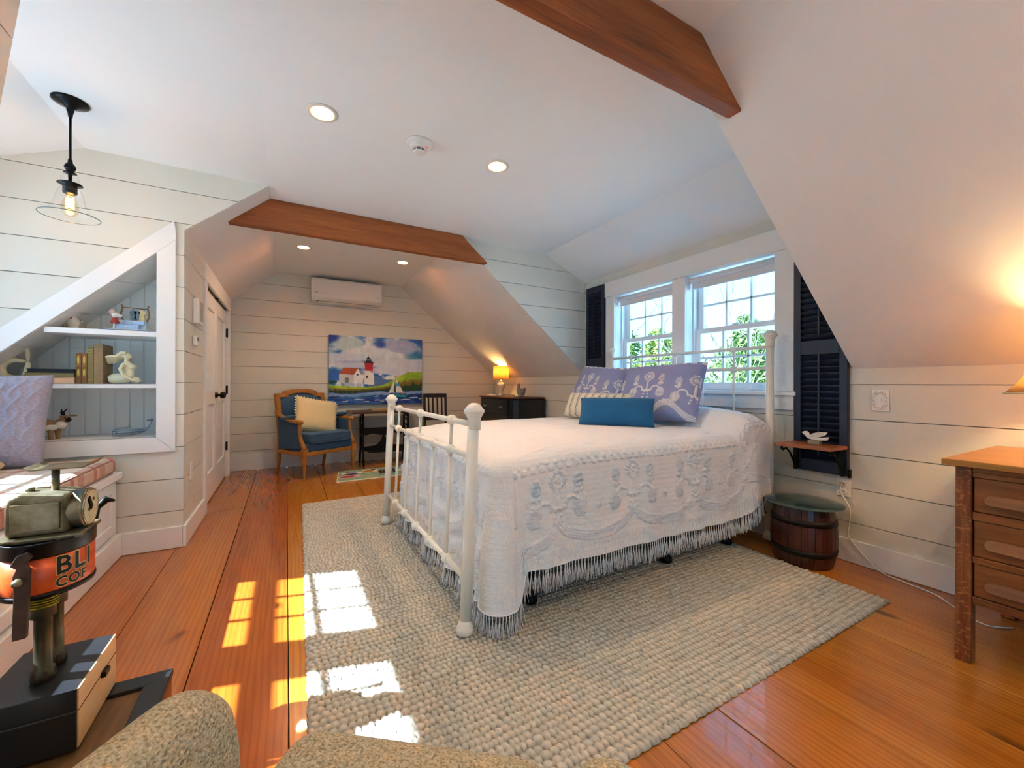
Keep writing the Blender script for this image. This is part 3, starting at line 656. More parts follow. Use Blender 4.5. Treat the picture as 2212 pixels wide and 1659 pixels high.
for e in (-1, 1):
    P = [(0, 0), (.012, .03), (.004, .045), (-.012, .026)]
    m = MB(); m.prism(P, lambda p, q, d: (-.768+p-.35*q, 3.48+e*q, ST3+.09+d+.3*q), -.003, .004); m.build('fluke', M_whale, t, bevel=.002)
m = MB(); m.prism([(-.958, .0), (-.9, .0), (-.86, .004), (-.87, .008), (-.955, .006)], lambda u, z, d: (u, d, ST3+z), 3.462, 3.498); m.build('jaw', plain('whale_jaw', '#c9c0ae', .6), t, bevel=.002)
m = MB(); m.ell((-.934, 3.4575, ST3+.024), (.003, .002, .003), 8, 6); m.build('eye', M_black, t)
m = MB(); m.prism([(-.922, .018), (-.895, .018), (-.885, .008), (-.905, .006)], lambda u, z, d: (u, d, ST3+z), 3.450, 3.458); m.build('fin', M_whale, t, bevel=.002)
# pronghorn toy
t = thing('toy_pronghorn', 'brown and white toy pronghorn standing half behind the knitted pillow', 'toy', (-1.24, 3.5, ST3))
M_pr = fabric('plush_brown', '#a5805c', 300, c2='#8a6646'); M_prw = fabric('plush_white', '#e5dbcb', 300); M_prd = fabric('plush_dark', '#2c1712', 300)
z = ST3
m = MB(); m.ell((-1.255, 3.5, z+.082), (.06, .03, .035), 18, 12); m.tube([(-1.21, 3.5, z+.09), (-1.185, 3.5, z+.118)], [.026, .02], 12)
m.ell((-1.178, 3.495, z+.123), (.026, .02, .02), 14, 10)
for x_, y_ in ((-1.29, 3.485), (-1.285, 3.517), (-1.235, 3.482), (-1.215, 3.515)): m.tube([(x_, y_, z), (x_, y_, z+.07)], [.012, .016], 10)
fuse(m.build('body', M_pr, t), .004, 4)
m = MB(); m.ell((-1.195, 3.487, z+.085), (.027, .02, .024), 14, 10); m.build('white_chest', M_prw, t)
m = MB(); m.ell((-1.235, 3.474, z+.07), (.035, .008, .018), 14, 10); m.build('white_flank', M_prw, t)
m = MB(); m.ell((-1.162, 3.489, z+.115), (.014, .017, .015), 12, 8); m.build('dark_muzzle', M_prd, t)
for e in (-1, 1):
    m = MB(); m.tube([(-1.185, 3.495+e*.008, z+.138), (-1.19, 3.495+e*.012, z+.16), (-1.18+.008*e, 3.495+e*.016, z+.182)], [.008, .006, .002], 8); m.build('horn', M_prd, t)
    m = MB(); m.ell((-1.175+.012*(e+1), 3.495+e*.028, z+.138), (.02, .012, .006), 10, 8); m.build('ear', M_pr, t)
m = MB(); m.ell((-1.172, 3.474, z+.128), .004, 8, 6); m.build('eye', M_black, t)

# ------------------------------------------------------------------ window seat bench
BX = -.885; BZ = .515
t = thing('window_seat_bench', 'white panelled window seat bench below the left dormer window', 'bench', (-1.25, 2.36, 0))
m = MB(); m.box(XWL+.022, YLN+.002, .1, BX-.02, YCL-.02, BZ-.04); m.build('carcass', M_trim, t)
m = MB(); m.box(XWL+.022, YLN+.002, BZ-.038, BX+.017, YCL-.02, BZ); m.build('seat_top', M_trim, t, bevel=.004)
m = MB(); m.box(BX-.02, YLN+.002, 0, BX+.012, YCL-.02, .14); m.build('plinth', M_trim, t, bevel=.004)
ys = np.linspace(YLN+.05, YCL-.06, 4)
for a, b in zip(ys[:-1], ys[1:]):
    a += .012; b -= .012; z0, z1 = .16, BZ-.05; fr = .06; m = MB()
    for q in ((a, a+fr, z0, z1), (b-fr, b, z0, z1), (a+fr, b-fr, z0, z0+fr), (a+fr, b-fr, z1-fr, z1)): m.box(BX-.016, q[0], q[2], BX, q[1], q[3])
    d_ = m.build('drawer_front', M_trim, t, bevel=.003)
    m = MB(); m.box(BX-.016, a+fr, z0+fr, BX-.009, b-fr, z1-fr); m.build('drawer_panel', M_trim, d_)
# plaid cushion
k = Nodes('plaid_fabric'); k.set(.9, spec=.15); tc = k.new('TexCoord'); sep = k.new('SeparateXYZ'); k.link(tc.outputs['Object'], sep.inputs[0])
def bands(out, freq, stops):
    mu = k.new('Math', operation='MULTIPLY'); mu.inputs[1].default_value = freq; k.link(out, mu.inputs[0]); fr = k.new('Math', operation='FRACT'); k.link(mu.outputs[0], fr.inputs[0])
    r = k.new('ValToRGB'); r.color_ramp.interpolation = 'CONSTANT'; e = r.color_ramp.elements
    while len(e) < len(stops): e.new(.5)
    for i, (p, c) in enumerate(stops): e[i].position = p; e[i].color = lin4(c)
    k.link(fr.outputs[0], r.inputs[0]); return r.outputs[0]
sA = [(0, '#ddcfbd'), (.22, '#b98070'), (.36, '#ddcfbd'), (.5, '#c7a08d'), (.64, '#b3a79c'), (.78, '#ddcfbd')]
pc = k.mix(.5, bands(sep.outputs[0], 3.7, sA), bands(sep.outputs[1], 3.7, sA)); ad = k.new('Math', operation='ADD'); k.link(sep.outputs[2], ad.inputs[0]); k.link(sep.outputs[0], ad.inputs[1])
k.link(pc, k.b.inputs['Base Color']); k.bump(k.noise(k.coords(), 400, 2), .3, .002); M_plaid = k.m
t = thing('bench_cushion', 'pink and cream plaid cushion covering the window seat', 'cushion', (-1.25, 2.36, BZ))
m = MB(); m.box(-.37, -.94, 0, .362, .94, .092); o = m.build('cushion_pad', M_plaid, t, bevel=.03, seg=5, world=False)
M_pipe = fabric('piping', '#9b7364', 300)
for z_ in (.012, .08):
    q = [(-.362, -.932), (.355, -.932), (.355, .932), (-.362, .932)]; P = []
    for i in range(4):
        a, b = q[i], q[(i+1) % 4]; P += [(a[0]+(b[0]-a[0])*f_, a[1]+(b[1]-a[1])*f_, z_) for f_ in (.03, .5, .97)]
    m = MB(); m.tube(P+[P[0]], .005, 6); m.build('piping', M_pipe, t, world=False)
# knitted pillow
def cable(U, V):
    x_ = U*4.0; h_ = np.zeros_like(U)
    for c in (-3.5, -2.5, -1.5, -.5, .5, 1.5, 2.5, 3.5):
        for ph in (0, PI):
            cc = c+.3*np.sin(V*8+ph+(c % 2)*1.2); h_ = np.maximum(h_, np.exp(-((x_-cc)/.14)**2)*(.7+.3*np.cos(V*8+ph+(c % 2)*1.2)))
    return .014*h_ + .002*np.sin(V*150)*(1-h_)
k = Nodes('grey_knit'); k.set(.95, spec=.15); n = k.noise(k.coords((60, 60, 420)), 1.2, 3); k.link(k.ramp(n, [(.3, '#8d8797'), (.6, '#a9a3b2')]), k.b.inputs['Base Color']); k.bump(n, .5, .003); k.b.inputs['Sheen Weight'].default_value = .2; M_knit = k.m
o = cushion_obj('knit_pillow', .54, .5, .17, M_knit, at((-1.395, 3.15, BZ+.092+.244), -14, 0, 0), nu=150, nv=150, hfn=lambda U, V: cable(U, V)*np.clip((1-np.abs(U)**6)*(1-np.abs(V)**6), 0, 1))
tag(o, 'large grey lavender cable-knit pillow leaning against the niche on the bench', 'pillow')
m = MB(); m.ell((0, 0, 0), (.13, .075, .042), 24, 14); o = m.build('plush_toy', fabric('tan_plush', '#c2a070', 250), None); o.location = (-1.33, 2.93, BZ+.092+.041)
tag(o, 'rounded tan plush thing lying on the plaid bench cushion at the left edge', 'toy')
# ------------------------------------------------------------------ jute rug
def local_rug():
    W_, L_ = 2.50, 3.14; nx, ny = 520, 640
    xs = np.linspace(0, W_, nx); ys_ = np.linspace(0, L_, ny); X, Y = np.meshgrid(xs, ys_)
    pr = .0265; row = np.floor(Y/pr); fy = Y/pr-row
    r1 = np.modf(np.sin(row*12.9898)*43758.5)[0]; r2 = np.modf(np.sin(row*78.233)*12543.1)[0]
    px_ = .021*(1+.12*r1); ph = X/px_ + r2 + 1.1*vnoise(X*16, row*.7+.3)
    kn = np.floor(ph); fx = ph-kn; rowj = .25*(vnoise(X*22, row*1.7)-.5); fy = np.clip(fy+rowj, 0, 1); k1 = np.modf(np.abs(np.sin(kn*91.7+row*37.1)*15731.7))[0]
    sk = (fy-.5)*.5
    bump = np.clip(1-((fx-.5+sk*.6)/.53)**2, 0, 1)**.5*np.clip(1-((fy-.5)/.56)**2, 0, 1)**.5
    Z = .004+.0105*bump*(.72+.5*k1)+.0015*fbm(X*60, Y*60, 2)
    edge = np.minimum(np.minimum(X, W_-X), np.minimum(Y, L_-Y)); Z *= np.clip(edge/.008, .15, 1)
    wob = .006*np.sin(Y*60+np.sin(Y*23)*2)
    Xo = X + np.where(X < .02, -np.abs(wob), 0)+np.where(X > W_-.02, np.abs(wob), 0); Yo = Y+np.where(Y < .02, -.005*np.abs(np.sin(X*75)), 0)
    Z += .002*fbm(X*3, Y*3, 2)
    # lay it on the floor: near-left, near-right, far-left corners
    o = np.array([.05, .838]); ex = (np.array([2.562, .852])-o)/W_; ey = (np.array([.128, 3.985])-o)/L_
    P = np.stack([o[0]+Xo*ex[0]+Yo*ey[0], o[1]+Xo*ex[1]+Yo*ey[1], Z], -1)
    tone = .34+.86*bump*(.65+.35*k1); c = np.array(lin('#ccc3b2'))[None, None]*tone[..., None]  # shade of the gaps between knots is put into the colour
    g = (k1 > .8)[..., None]; c = np.where(g, c*np.array([.92, .9, .86]), c)
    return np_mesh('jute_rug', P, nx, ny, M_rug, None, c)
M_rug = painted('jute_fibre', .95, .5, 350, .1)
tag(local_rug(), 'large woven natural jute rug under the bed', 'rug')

# ------------------------------------------------------------------ iron bedstead
M_iron = plain('white_bed_enamel', '#e9e4d6', .32, var=.02, vs=20, spec=.5)
bed = thing('bed_frame', 'white painted iron bed frame with spindled footboard and headboard', 'bed', (1.75, 2.34, 0))
def sph(name, c, r, par, mat=M_iron): m = MB(); m.ell(c, r, 14, 10); return m.build(name, mat, par)
def bed_end(nm, xb, xt, yn, yf, ztop, rails, rp, up3, low5, mid_to):
    """posts lean from xb at the floor to xt at the top; rails at given heights"""
    e = MB(); X = lambda z: xb+(xt-xb)*z/ztop
    root = bpy.data.objects.new(nm, None); COL.objects.link(root); root.parent = bed; root.location = (0, 0, 0)
    inv = chain(bed).inverted(); root.matrix_basis = inv
    for y in (yn, yf):
        m = MB(); m.tube([(X(0), y, .017), (X(ztop-.06), y, ztop-.06)], rp, 20)
        m.lathe([(rp*1.15, 0), (rp*1.45, .006), (rp*1.45, .03), (rp*1.1, .045), (rp, .06)], 20, (X(.013), y, .0175)); p = m.build('bed_post', M_iron, root)
        m = MB(); m.lathe([(rp*1.02, -.112), (rp*1.16, -.11), (rp*1.16, -.064), (rp*1.2, -.062), (rp*1.72, -.04), (rp*1.8, -.036), (rp*1.8, -.031), (rp*1.1, -.009), (rp*.85, -.006), (rp*.6, -.001), (0, 0)], 20, (X(ztop), y, ztop)); m.build('finial', M_iron, p)
    for z in rails:
        m = MB(); m.tube([(X(z), yn, z), (X(z), yf, z)], .0125 if z < ztop-.02 else .0125, 14); m.build('rail', M_iron, root)
    n = 6; Ys = [yn+(yf-yn)*k/n for k in range(1, n)]
    def knob(y, z):
        m = MB(); R_ = Matrix.Rotation(PI/2, 4, 'X'); m.lathe([(.0125, -.026), (.019, -.022), (.019, -.016), (.024, -.008), (.024, .008), (.019, .016), (.019, .022), (.0125, .026)], 16, (X(z), y, z), R_); m.build('joint_knob', M_iron, root)
    for k in (0, 2, 4):
        m = MB(); m.tube([(X(rails[0]), Ys[k], rails[0]), (X(rails[1]), Ys[k], rails[1])], .0085, 12); m.build('spindle', M_iron, root); knob(Ys[k], rails[0])
    for k in range(5):
        m = MB(); m.tube([(X(rails[1]), Ys[k], rails[1]), (X(rails[2]), Ys[k], rails[2])], .0085, 12); m.build('spindle', M_iron, root); knob(Ys[k], rails[1]); knob(Ys[k], rails[2])
    return root
bed_end('footboard', .651, .690, 1.578, 3.112, .972, [.882, .744, .235], .0245, 0, 0, 0)
bed_end('headboard', 2.84, 2.842, 1.568, 3.085, 1.422, [1.308, 1.165, .69], .0245, 0, 0, 0)
M_steel = plain('black_steel', '#131313', .45, .7)
for y in (1.66, 3.02):
    m = MB(); m.box(.84, y-.018, .245, 2.84, y+.018, .285); m.build('side_rail', M_steel, bed)
for x in (1.02, 1.95, 2.52):
    for y in (1.66, 2.34, 3.02):
        m = MB(); m.lathe([(.03, 0), (.034, .01), (.03, .03), (.016, .04), (.016, .2), (.02, .245)], 14, (x, y, .0175)); m.build('leg', M_steel, bed)
    m = MB(); m.box(x-.02, 1.66, .235, x+.02, 3.02, .255); m.build('cross_bar', M_steel, bed)
for y in (1.59, 3.08):
    m = MB(); m.box(2.80, y-.02, .2, 2.835, y+.03, .32); m.build('bracket', M_steel, bed)

# mattress, hidden under the spread
m = MB(); m.box(.80, 1.575, .29, 2.79, 3.105, .69); o = m.build('mattress', fabric('mattress_ticking', '#e9e6e0', 200), None, bevel=.05, seg=4)
tag(o, 'thick white mattress under the white bedspread', 'mattress')

# ------------------------------------------------------------------ bedspread
BXF, BXH, BYN, BYF, BR, ZT = .86, 2.79, 1.625, 3.055, .085, .752
def top_z(X, Y):
    crown = .012*(1-((Y-2.34)/.75)**2)*smooth01((X-.85)/.4)
    hump = .135*smooth01((X-2.42)/.17)*(1-.4*smooth01((X-2.66)/.15))*(1-.18*np.abs((Y-2.34)/.72)**4)
    ft = -.03*smooth01((1.25-X)/.45)
    return ZT+crown+hump+ft+.004*(fbm(X*5, Y*5, 3)-.5)
def dots(a, b, p, q=None, stag=True):
    q = q or p; r = np.floor(b/q); fa = a/p+(.5*(r % 2) if stag else 0); fa = fa-np.floor(fa)-.5; fb = b/q-r-.5
    return np.clip(1-(fa/.5)**2, 0, 1)*np.clip(1-(fb/.5)**2, 0, 1)
def inpoly(x, y, P):
    c = np.zeros(x.shape, bool)
    for i in range(len(P)):
        (x1, y1), (x2, y2) = P[i], P[i-1]
        t_ = (y1 > y) != (y2 > y); c ^= t_ & (x < (x2-x1)*(y-y1)/((y2-y1) if y2 != y1 else 1e-9)+x1)
    return c
def stroke(x, y, pts, w_):
    d = np.full(x.shape, 9.0)
    for (x1, y1), (x2, y2) in zip(pts[:-1], pts[1:]):
        L2 = (x2-x1)**2+(y2-y1)**2; t_ = np.clip(((x-x1)*(x2-x1)+(y-y1)*(y2-y1))/L2, 0, 1)
        d = np.minimum(d, np.hypot(x-x1-t_*(x2-x1), y-y1-t_*(y2-y1)))
    return np.clip(1-(d/w_)**2, 0, 1)
def motif(x, y, s=1.0):
    """tufted flower spray, x centred, y downwards; returns relief 0..1"""
    x = x/s; y = y/s; h = np.zeros(x.shape); tex = dots(x, y, .011, .011)
    r = np.hypot(x, y+.075); an = np.arctan2(y+.075, x)
    ring = (np.abs(r-.036-.004*np.cos(an*12)) < .009); h = np.maximum(h, ring*(.5+.5*np.cos(an*16)))
    h = np.maximum(h, (r < .018)*(.6+.4*np.cos(an*8)))
    h = np.maximum(h, stroke(x, y, [(0, -.03), (0, .05)], .007)); h = np.maximum(h, stroke(x, y, [(-.04, .05), (.04, .05)], .007))
    for e in (-1, 1):
        h = np.maximum(h, stroke(x*e, y, [(.035, .048), (.05, .018), (.085, .01), (.11, .03)], .0065))
        rr = np.hypot(x*e-.125, (y-.07)/1.2); h = np.maximum(h, (rr < .036)*tex)
        rr = np.hypot((x*e-.115)/.9, (y+.06)/1.25); h = np.maximum(h, (rr < .028)*(.5+.5*np.sign(np.sin((x+y)*700))))
        h = np.maximum(h, stroke(x*e, y, [(.115, -.03), (.115, .005)], .005)); h = np.maximum(h, (np.hypot(x*e-.1, y+.012) < .009)*.8); h = np.maximum(h, (np.hypot(x*e-.131, y+.012) < .009)*.8)
    for q in (.06, .085, .11): h = np.maximum(h, np.clip(1-(np.hypot(np.abs(x)-.012*(q/.06), y-q)/.009)**2, 0, 1))
    return h
def spread_relief(u, d):
    """u along the side, d down from the top edge"""
    p = .47; uu = (u/p-np.floor(u/p)-.5)*p
    h = motif(uu, d-.255, 1.02)
    # swags between motifs
    c = .11*np.sqrt(np.clip(1-(2*np.abs((u/p+.5)-np.floor(u/p+.5)-.5))**2, 0, 1))+.355
    sw = np.abs(d-c) < .026; h = np.maximum(h, sw*dots(u+d, d-c, .012, .013)*.9)
    fr = (u/.048-np.floor(u/.048)); blk = (np.abs(d-.115) < .011)*((fr > .25) & (fr < .8)); h = np.maximum(h, blk*.8)
    blk = (np.abs(d-.09) < .009)*((fr < .3)); h = np.maximum(h, blk*.7)
    star = np.hypot((uu-.0)-np.sign(uu)*.235, d-.33); h = np.maximum(h, (star < .016)*(.5+.5*np.cos(np.arctan2(d-.33, uu-np.sign(uu)*.235)*6)))
    h = np.maximum(h, (d > .485)*dots(u, d, .008, .012, False)*.6)
    return h
k = Nodes('white_chenille'); k.set(.92, spec=.15); vec = k.coords(shift=False); wv = k.new('TexWave'); wv.wave_type = 'BANDS'; wv.bands_direction = 'DIAGONAL'; wv.inputs['Scale'].default_value = 70; k.link(vec, wv.inputs['Vector'])
n = k.noise(vec, 320, 2); k.link(k.ramp(n, [(.3, '#e0ddda'), (.6, '#f1efed')]), k.b.inputs['Base Color']); k.bump(k.mix(.5, wv.outputs['Color'], n), .35, .0025); M_spread = k.m
spread = thing('bedspread', 'white tufted chenille bedspread with long fringe draped over the bed', 'bedspread', (1.8, 2.34, .7))
# top sheet
nx, ny = 250, 185; X, Y = np.meshgrid(np.linspace(BXF, BXH, nx), np.linspace(BYN, BYF, ny))
p_ = .20; rel = (dots(X, Y, .05, .05)*(np.abs((Y/p_-np.floor(Y/p_)-.5)) < .16)) * (vnoise(X*5, Y*9) > .45)
dash = (np.abs(X/.3-np.floor(X/.3)-.5) < .1)*dots(X, Y, .03, .016)
Z = top_z(X, Y)+.003*rel+.002*dash
np_mesh('top_panel', np.stack([X, Y, Z], -1), nx, ny, M_spread, spread)
# skirt around three sides, hem and fringe
Px, Py, Nx, Ny, Ul, Dl, Am, Kind = [], [], [], [], [], [], [], []
def add_side(pts, nrm, drops, amps, u0, kind):
    for i in range(len(pts)):
        Px.append(pts[i][0]); Py.append(pts[i][1]); Nx.append(nrm[i][0]); Ny.append(nrm[i][1]); Dl.append(drops[i]); Am.append(amps[i]); Kind.append(kind)
        Ul.append(u0 if i == 0 and not Ul else Ul[-1]+(math.hypot(Px[-1]-Px[-2], Py[-1]-Py[-2]) if len(Px) > 1 and kind != 1 else (.006 if len(Px) > 1 else 0)))
n1 = 70; xs = np.linspace(BXH, BXF, n1); add_side([(x, BYF) for x in xs], [(0, 1)]*n1, [.237+.09*smooth01((x-2.35)/.4) for x in xs], [.006]*n1, 0, 0)
n2 = 50; th = np.linspace(PI/2, PI, n2)[1:-1]; add_side([(BXF, BYF)]*len(th), [(math.cos(a), math.sin(a)) for a in th], [.237-.13*smooth01((a-PI/2)/(PI/4)) for a in th], [.006+.035*math.sin(2*(a-PI/2)) for a in th], 0, 1)
n3 = 210; ys_ = np.linspace(BYF, BYN, n3); add_side([(BXF, y) for y in ys_], [(-1, 0)]*n3, [.105]*n3, [.02]*n3, 0, 2)
n4 = 90; th = np.linspace(PI, 1.5*PI, n4)[1:-1]; add_side([(BXF, BYN)]*len(th), [(math.cos(a), math.sin(a)) for a in th], [.10 for a in th], [.02+.055*math.sin(2*(a-PI)) for a in th], 0, 3)
n5 = 330; xs = np.linspace(BXF, BXH, n5); add_side([(x, BYN) for x in xs], [(0, -1)]*n5, [.10+.137*smooth01((x-.872)/.05)+.10*smooth01((x-2.4)/.35) for x in xs], [.007+.012*smooth01((x-2.35)/.3) for x in xs], 0, 4)
Px, Py, Nx, Ny, Ul, Dl, Am, Kind = map(np.array, (Px, Py, Nx, Ny, Ul, Dl, Am, Kind))
Dl = top_z(Px, Py)-Dl+BR*(PI/2-1)
nv = 104; vv = np.linspace(0, 1, nv)
D = vv[:, None]*Dl[None]; q = BR*PI/2
out = np.where(D < q, BR*np.sin(np.minimum(D, q)/BR), BR+.045*(D-q)); dz = np.where(D < q, BR*(1-np.cos(np.minimum(D, q)/BR)), BR+(D-q)*.998)
fold = Am[None]*np.sin(Ul*26+2.0*np.sin(Ul*5.3)+.8)*smooth01((D-.08)/.4)
rel = np.zeros(D.shape); u_ = np.broadcast_to(Ul[None], D.shape)
near = Kind >= 2
rel[:, near] = spread_relief(u_[:, near]+.12, D[:, near]); rel *= np.broadcast_to((np.isin(Kind, (2, 4)))[None], D.shape)
plainrib = dots(u_, D, .011, .011)*.22; rel = np.where(np.broadcast_to(np.isin(Kind, (1, 3))[None], D.shape), plainrib, rel)
out = out+fold+.013*rel+.0007*np.sin(D*900)
zt_ = top_z(Px, Py)[None]
# near the foot post the skirt hangs just clear of it
XX = Px[None]+Nx[None]*out; YY = Py[None]+Ny[None]*out; ZZ = np.maximum(zt_-dz, .02)
flat = np.maximum(.03-(zt_-dz), 0); XX += Nx[None]*flat; YY += Ny[None]*flat
np_mesh('skirt', np.stack([XX, YY, ZZ], -1), len(Px), nv, M_spread, spread)
hx, hy, hz = XX[-1], YY[-1], ZZ[-1]
m = MB(); m.tube(list(zip(hx[::3], hy[::3], hz[::3])), .005, 6); m.build('hem_cord', M_spread, spread)
m = MB(); acc = 0; R_ = random.Random(5)
for i in range(1, len(hx)):
    seg = math.hypot(hx[i]-hx[i-1], hy[i]-hy[i-1], ); acc += max(seg, .003); step = .0135 if Kind[i] else .03
    if acc < step: continue
    acc = 0; b = Vector((hx[i], hy[i], hz[i])); nrm = Vector((Nx[i], Ny[i], 0)); tan = Vector((-Ny[i], Nx[i], 0))
    m.tube([b, b+Vector((0, 0, -.018))], [.0022, .0032], 5, False)
    for s_ in range(7 if Kind[i] else 4):
        ln = .085*R_.uniform(.8, 1.1); a, c = R_.uniform(-.014, .014), R_.uniform(-.009, .013); p0 = b+Vector((0, 0, -.016))
        p1 = p0+tan*a*.5+nrm*c*.5+Vector((0, 0, -ln*.5)); p2 = p0+tan*a+nrm*c+Vector((0, 0, -ln))
        for p in (p1, p2):
            if p.z < .016: p += nrm*(.016-p.z)*.6; p.z = .016+R_.uniform(0, .006)
        m.tube([p0, p1, p2], [.0016, .0019, .0010], 3, False)
o = m.build('fringe', plain('fringe_cotton', '#e6e3e1', .9), spread); o['kind'] = 'stuff'

# ------------------------------------------------------------------ pillows
M_sham = painted('sham_cloth', .9, .25, 450, .15); M_emb = None
def sham_mask(U, V):
    x = U*.33; y = -V*.23
    h = motif(x+.04, y+.02, .95); h = np.maximum(h, motif(x+.04-.36, y-.01, .95)); h = np.maximum(h, motif(x+.04+.36, y-.01, .95))
    c = .15+.05*np.cos((x+.04)*2*PI/.36); h = np.maximum(h, (np.abs(y-c-.02) < .025)*dots(x+y, y-c, .012, .012))
    fr = x/.07-np.floor(x/.07); h = np.maximum(h, (np.abs(y+.215) < .012)*(fr > .45))
    for sx, sy in ((-.2, .1), (.12, .12), (.22, -.02)): 
        r_ = np.hypot(x-sx, y-sy); h = np.maximum(h, (r_ < .014)*(.5+.5*np.cos(np.arctan2(y-sy, x-sx)*6)))
    return h
def sham_col(U, V):
    h = np.clip(sham_mask(U, V)*1.6, 0, 1)[..., None]; return np.array(lin('#8f95bd'))*(1-h)+np.array(lin('#e3e0da'))*h
SG = 'blue pillow shams'
o = cushion_obj('pillow_sham', .68, .46, .2, M_sham, at((2.50, 2.90, .998), -24, 4, -95) , nu=190, nv=130, pinch=.04, hfn=lambda U, V: .003*sham_mask(U, V), cfn=sham_col, base='#8f95bd'); tag(o, 'periwinkle blue pillow sham with white tufted flowers, farther from the camera', 'pillow', SG)
o = cushion_obj('pillow_sham', .66, .46, .2, M_sham, at((2.455, 2.165, .992), -26, -2, -80), nu=190, nv=130, pinch=.04, hfn=lambda U, V: .003*sham_mask(U, V), cfn=sham_col, base='#8f95bd'); tag(o, 'periwinkle blue pillow sham with white tufted flowers, nearest the camera behind the teal pillow', 'pillow', SG)
k = Nodes('ticking_stripe'); k.set(.9, spec=.15); tc = k.new('TexCoord'); sp = k.new('SeparateXYZ'); k.link(tc.outputs['Object'], sp.inputs[0]); mu = k.new('Math', operation='MULTIPLY'); mu.inputs[1].default_value = 15.5; k.link(sp.outputs[0], mu.inputs[0])
fr = k.new('Math', operation='FRACT'); k.link(mu.outputs[0], fr.inputs[0]); k.link(k.ramp(fr.outputs[0], [(.0, '#dcd2bd'), (.40, '#dcd2bd'), (.42, '#6d7179'), (.52, '#6d7179'), (.54, '#dcd2bd'), (.64, '#dcd2bd'), (.66, '#6d7179'), (.70, '#6d7179'), (.72, '#dcd2bd')]), k.b.inputs['Base Color'])
k.bump(k.noise(k.coords(), 400, 2), .25, .002)
t = thing('bolster_pillow', 'cream lumbar pillow with grey stripes tucked behind the teal pillow', 'pillow', (2.22, 2.57, .875), (math.radians(-28), 0, math.radians(-72)))
cushion_obj('cover', .62, .22, .15, k.m, chain(t), t, nu=70, nv=40, pinch=.03)
t = thing('lumbar_pillow', 'plain teal blue lumbar pillow lying in front of the shams', 'pillow', (2.05, 2.185, .857), (math.radians(-30), 0, math.radians(-48)))
cushion_obj('cover', .52, .22, .13, fabric('teal_linen', '#24608c', 320, var=.15), chain(t), t, nu=70, nv=50, pinch=.04, puff=.5)
# ------------------------------------------------------------------ recessed lights, detector, pendant
M_lampglow = glow('downlight_glow', '#ffd9a0', 22.0); M_canring = plain('downlight_trim', '#e8e2d6', .4)
CAN_W = 11.0
def can(x, y, label):
    t = thing('recessed_light', label, 'ceiling light', (x, y, ZC), group='recessed ceiling lights')
    m = MB(); m.lathe([(.052, -.001), (.052, -.004), (.06, -.0055), (.074, -.004), (.076, -.0005)], 32, (x, y, ZC)); m.build('trim_ring', M_canring, t)
    m = MB(); m.lathe([(0, -.0012), (.052, -.0012)], 32, (x, y, ZC)); m.build('lens', M_lampglow, t)
    l = bpy.data.lights.new('downlight_lamp', 'SPOT'); l.energy = CAN_W; l.color = (1.0, .90, .66); l.spot_size = math.radians(150); l.spot_blend = .9; l.shadow_soft_size = .05
    o = bpy.data.objects.new('downlight_lamp', l); COL.objects.link(o); o.parent = t; o.location = (0, 0, -.012)
for x, y, s_ in ((.158, 2.305, 'nearest the hanging pendant lamp'), (1.171, 2.327, 'between the smoke detector and the dormer window'), (.150, 4.667, 'left of the pair beyond the far beam'), (1.16, 4.694, 'right of the pair beyond the far beam'), (.155, -.06, 'behind the camera on the left'), (1.165, -.06, 'behind the camera on the right')):
    can(x, y, 'round recessed ceiling light '+s_)
M_plast = plain('white_plastic', '#e9e5df', .4, var=.01)
t = thing('smoke_detector', 'round white smoke detector between the two near ceiling lights', 'smoke detector', (.667, 2.323, ZC))
m = MB(); m.lathe([(.075, -.0005), (.075, -.008), (.066, -.014), (.056, -.016), (.054, -.034), (.042, -.04)], 32, (.667, 2.323, ZC)); m.build('base', M_plast, t)
m = MB(); m.lathe([(.03, -.04), (.03, -.052)], 24, (.667, 2.323, ZC)); m.build('sensor_grille', plain('detector_grille', '#4a4845', .6), t)
m = MB(); m.lathe([(.0355, -.052), (.0355, -.057), (.03, -.06), (0, -.06)], 24, (.667, 2.323, ZC)); m.build('cap', M_plast, t)
for k_ in range(8):
    a = k_*PI/4; m = MB(); m.box(-.003, -.003, -.053, .003, .003, -.038, at((.667+.033*math.cos(a), 2.323+.033*math.sin(a), ZC), 0, 0, math.degrees(a))); m.build('grille_rib', M_plast, t)
m = MB(); m.ell((.7, 2.282, ZC-.036), .004, 8, 6); m.build('indicator', glow('red_led', '#d01818', 1.0), t)

M_bronze = plain('dark_bronze', '#17181a', .3, .75, var=.15, vs=20)
PX, PY = -.937, 2.82
t = thing('pendant_lamp', 'dark bronze pendant lamp with clear bell glass shade and lit bulb', 'pendant lamp', (PX, PY, ZC))
m = MB(); m.lathe([(.068, -.0005), (.069, -.007), (.06, -.014), (.03, -.024), (.018, -.034), (.013, -.038), (.015, -.046), (.01, -.06), (.008, -.078)], 28, (PX, PY, ZC)); m.build('canopy', M_bronze, t)
m = MB(); m.tube([(PX, PY, ZC-.07), (PX, PY, ZC-.30)], .005, 10); m.build('stem', M_bronze, t)
m = MB(); m.lathe([(.008, -.288), (.01, -.305), (.018, -.315), (.022, -.327), (.018, -.338), (.01, -.346), (.022, -.352), (.025, -.356), (.008, -.36), (.006, -.39)], 24, (PX, PY, ZC)); m.build('knuckle', M_bronze, t)
dn = lambda z: -.36+(z+.36)*1.3
m = MB(); m.lathe([(r, dn(z)) for r, z in [(.006, -.36), (.007, -.386), (.044, -.396), (.046, -.399), (.026, -.402), (.026, -.432), (.02, -.436)]], 24, (PX, PY, ZC)); m.build('socket', M_bronze, t)
M_bell = thin_glass('bell_glass', (.985, .99, .99), .12)
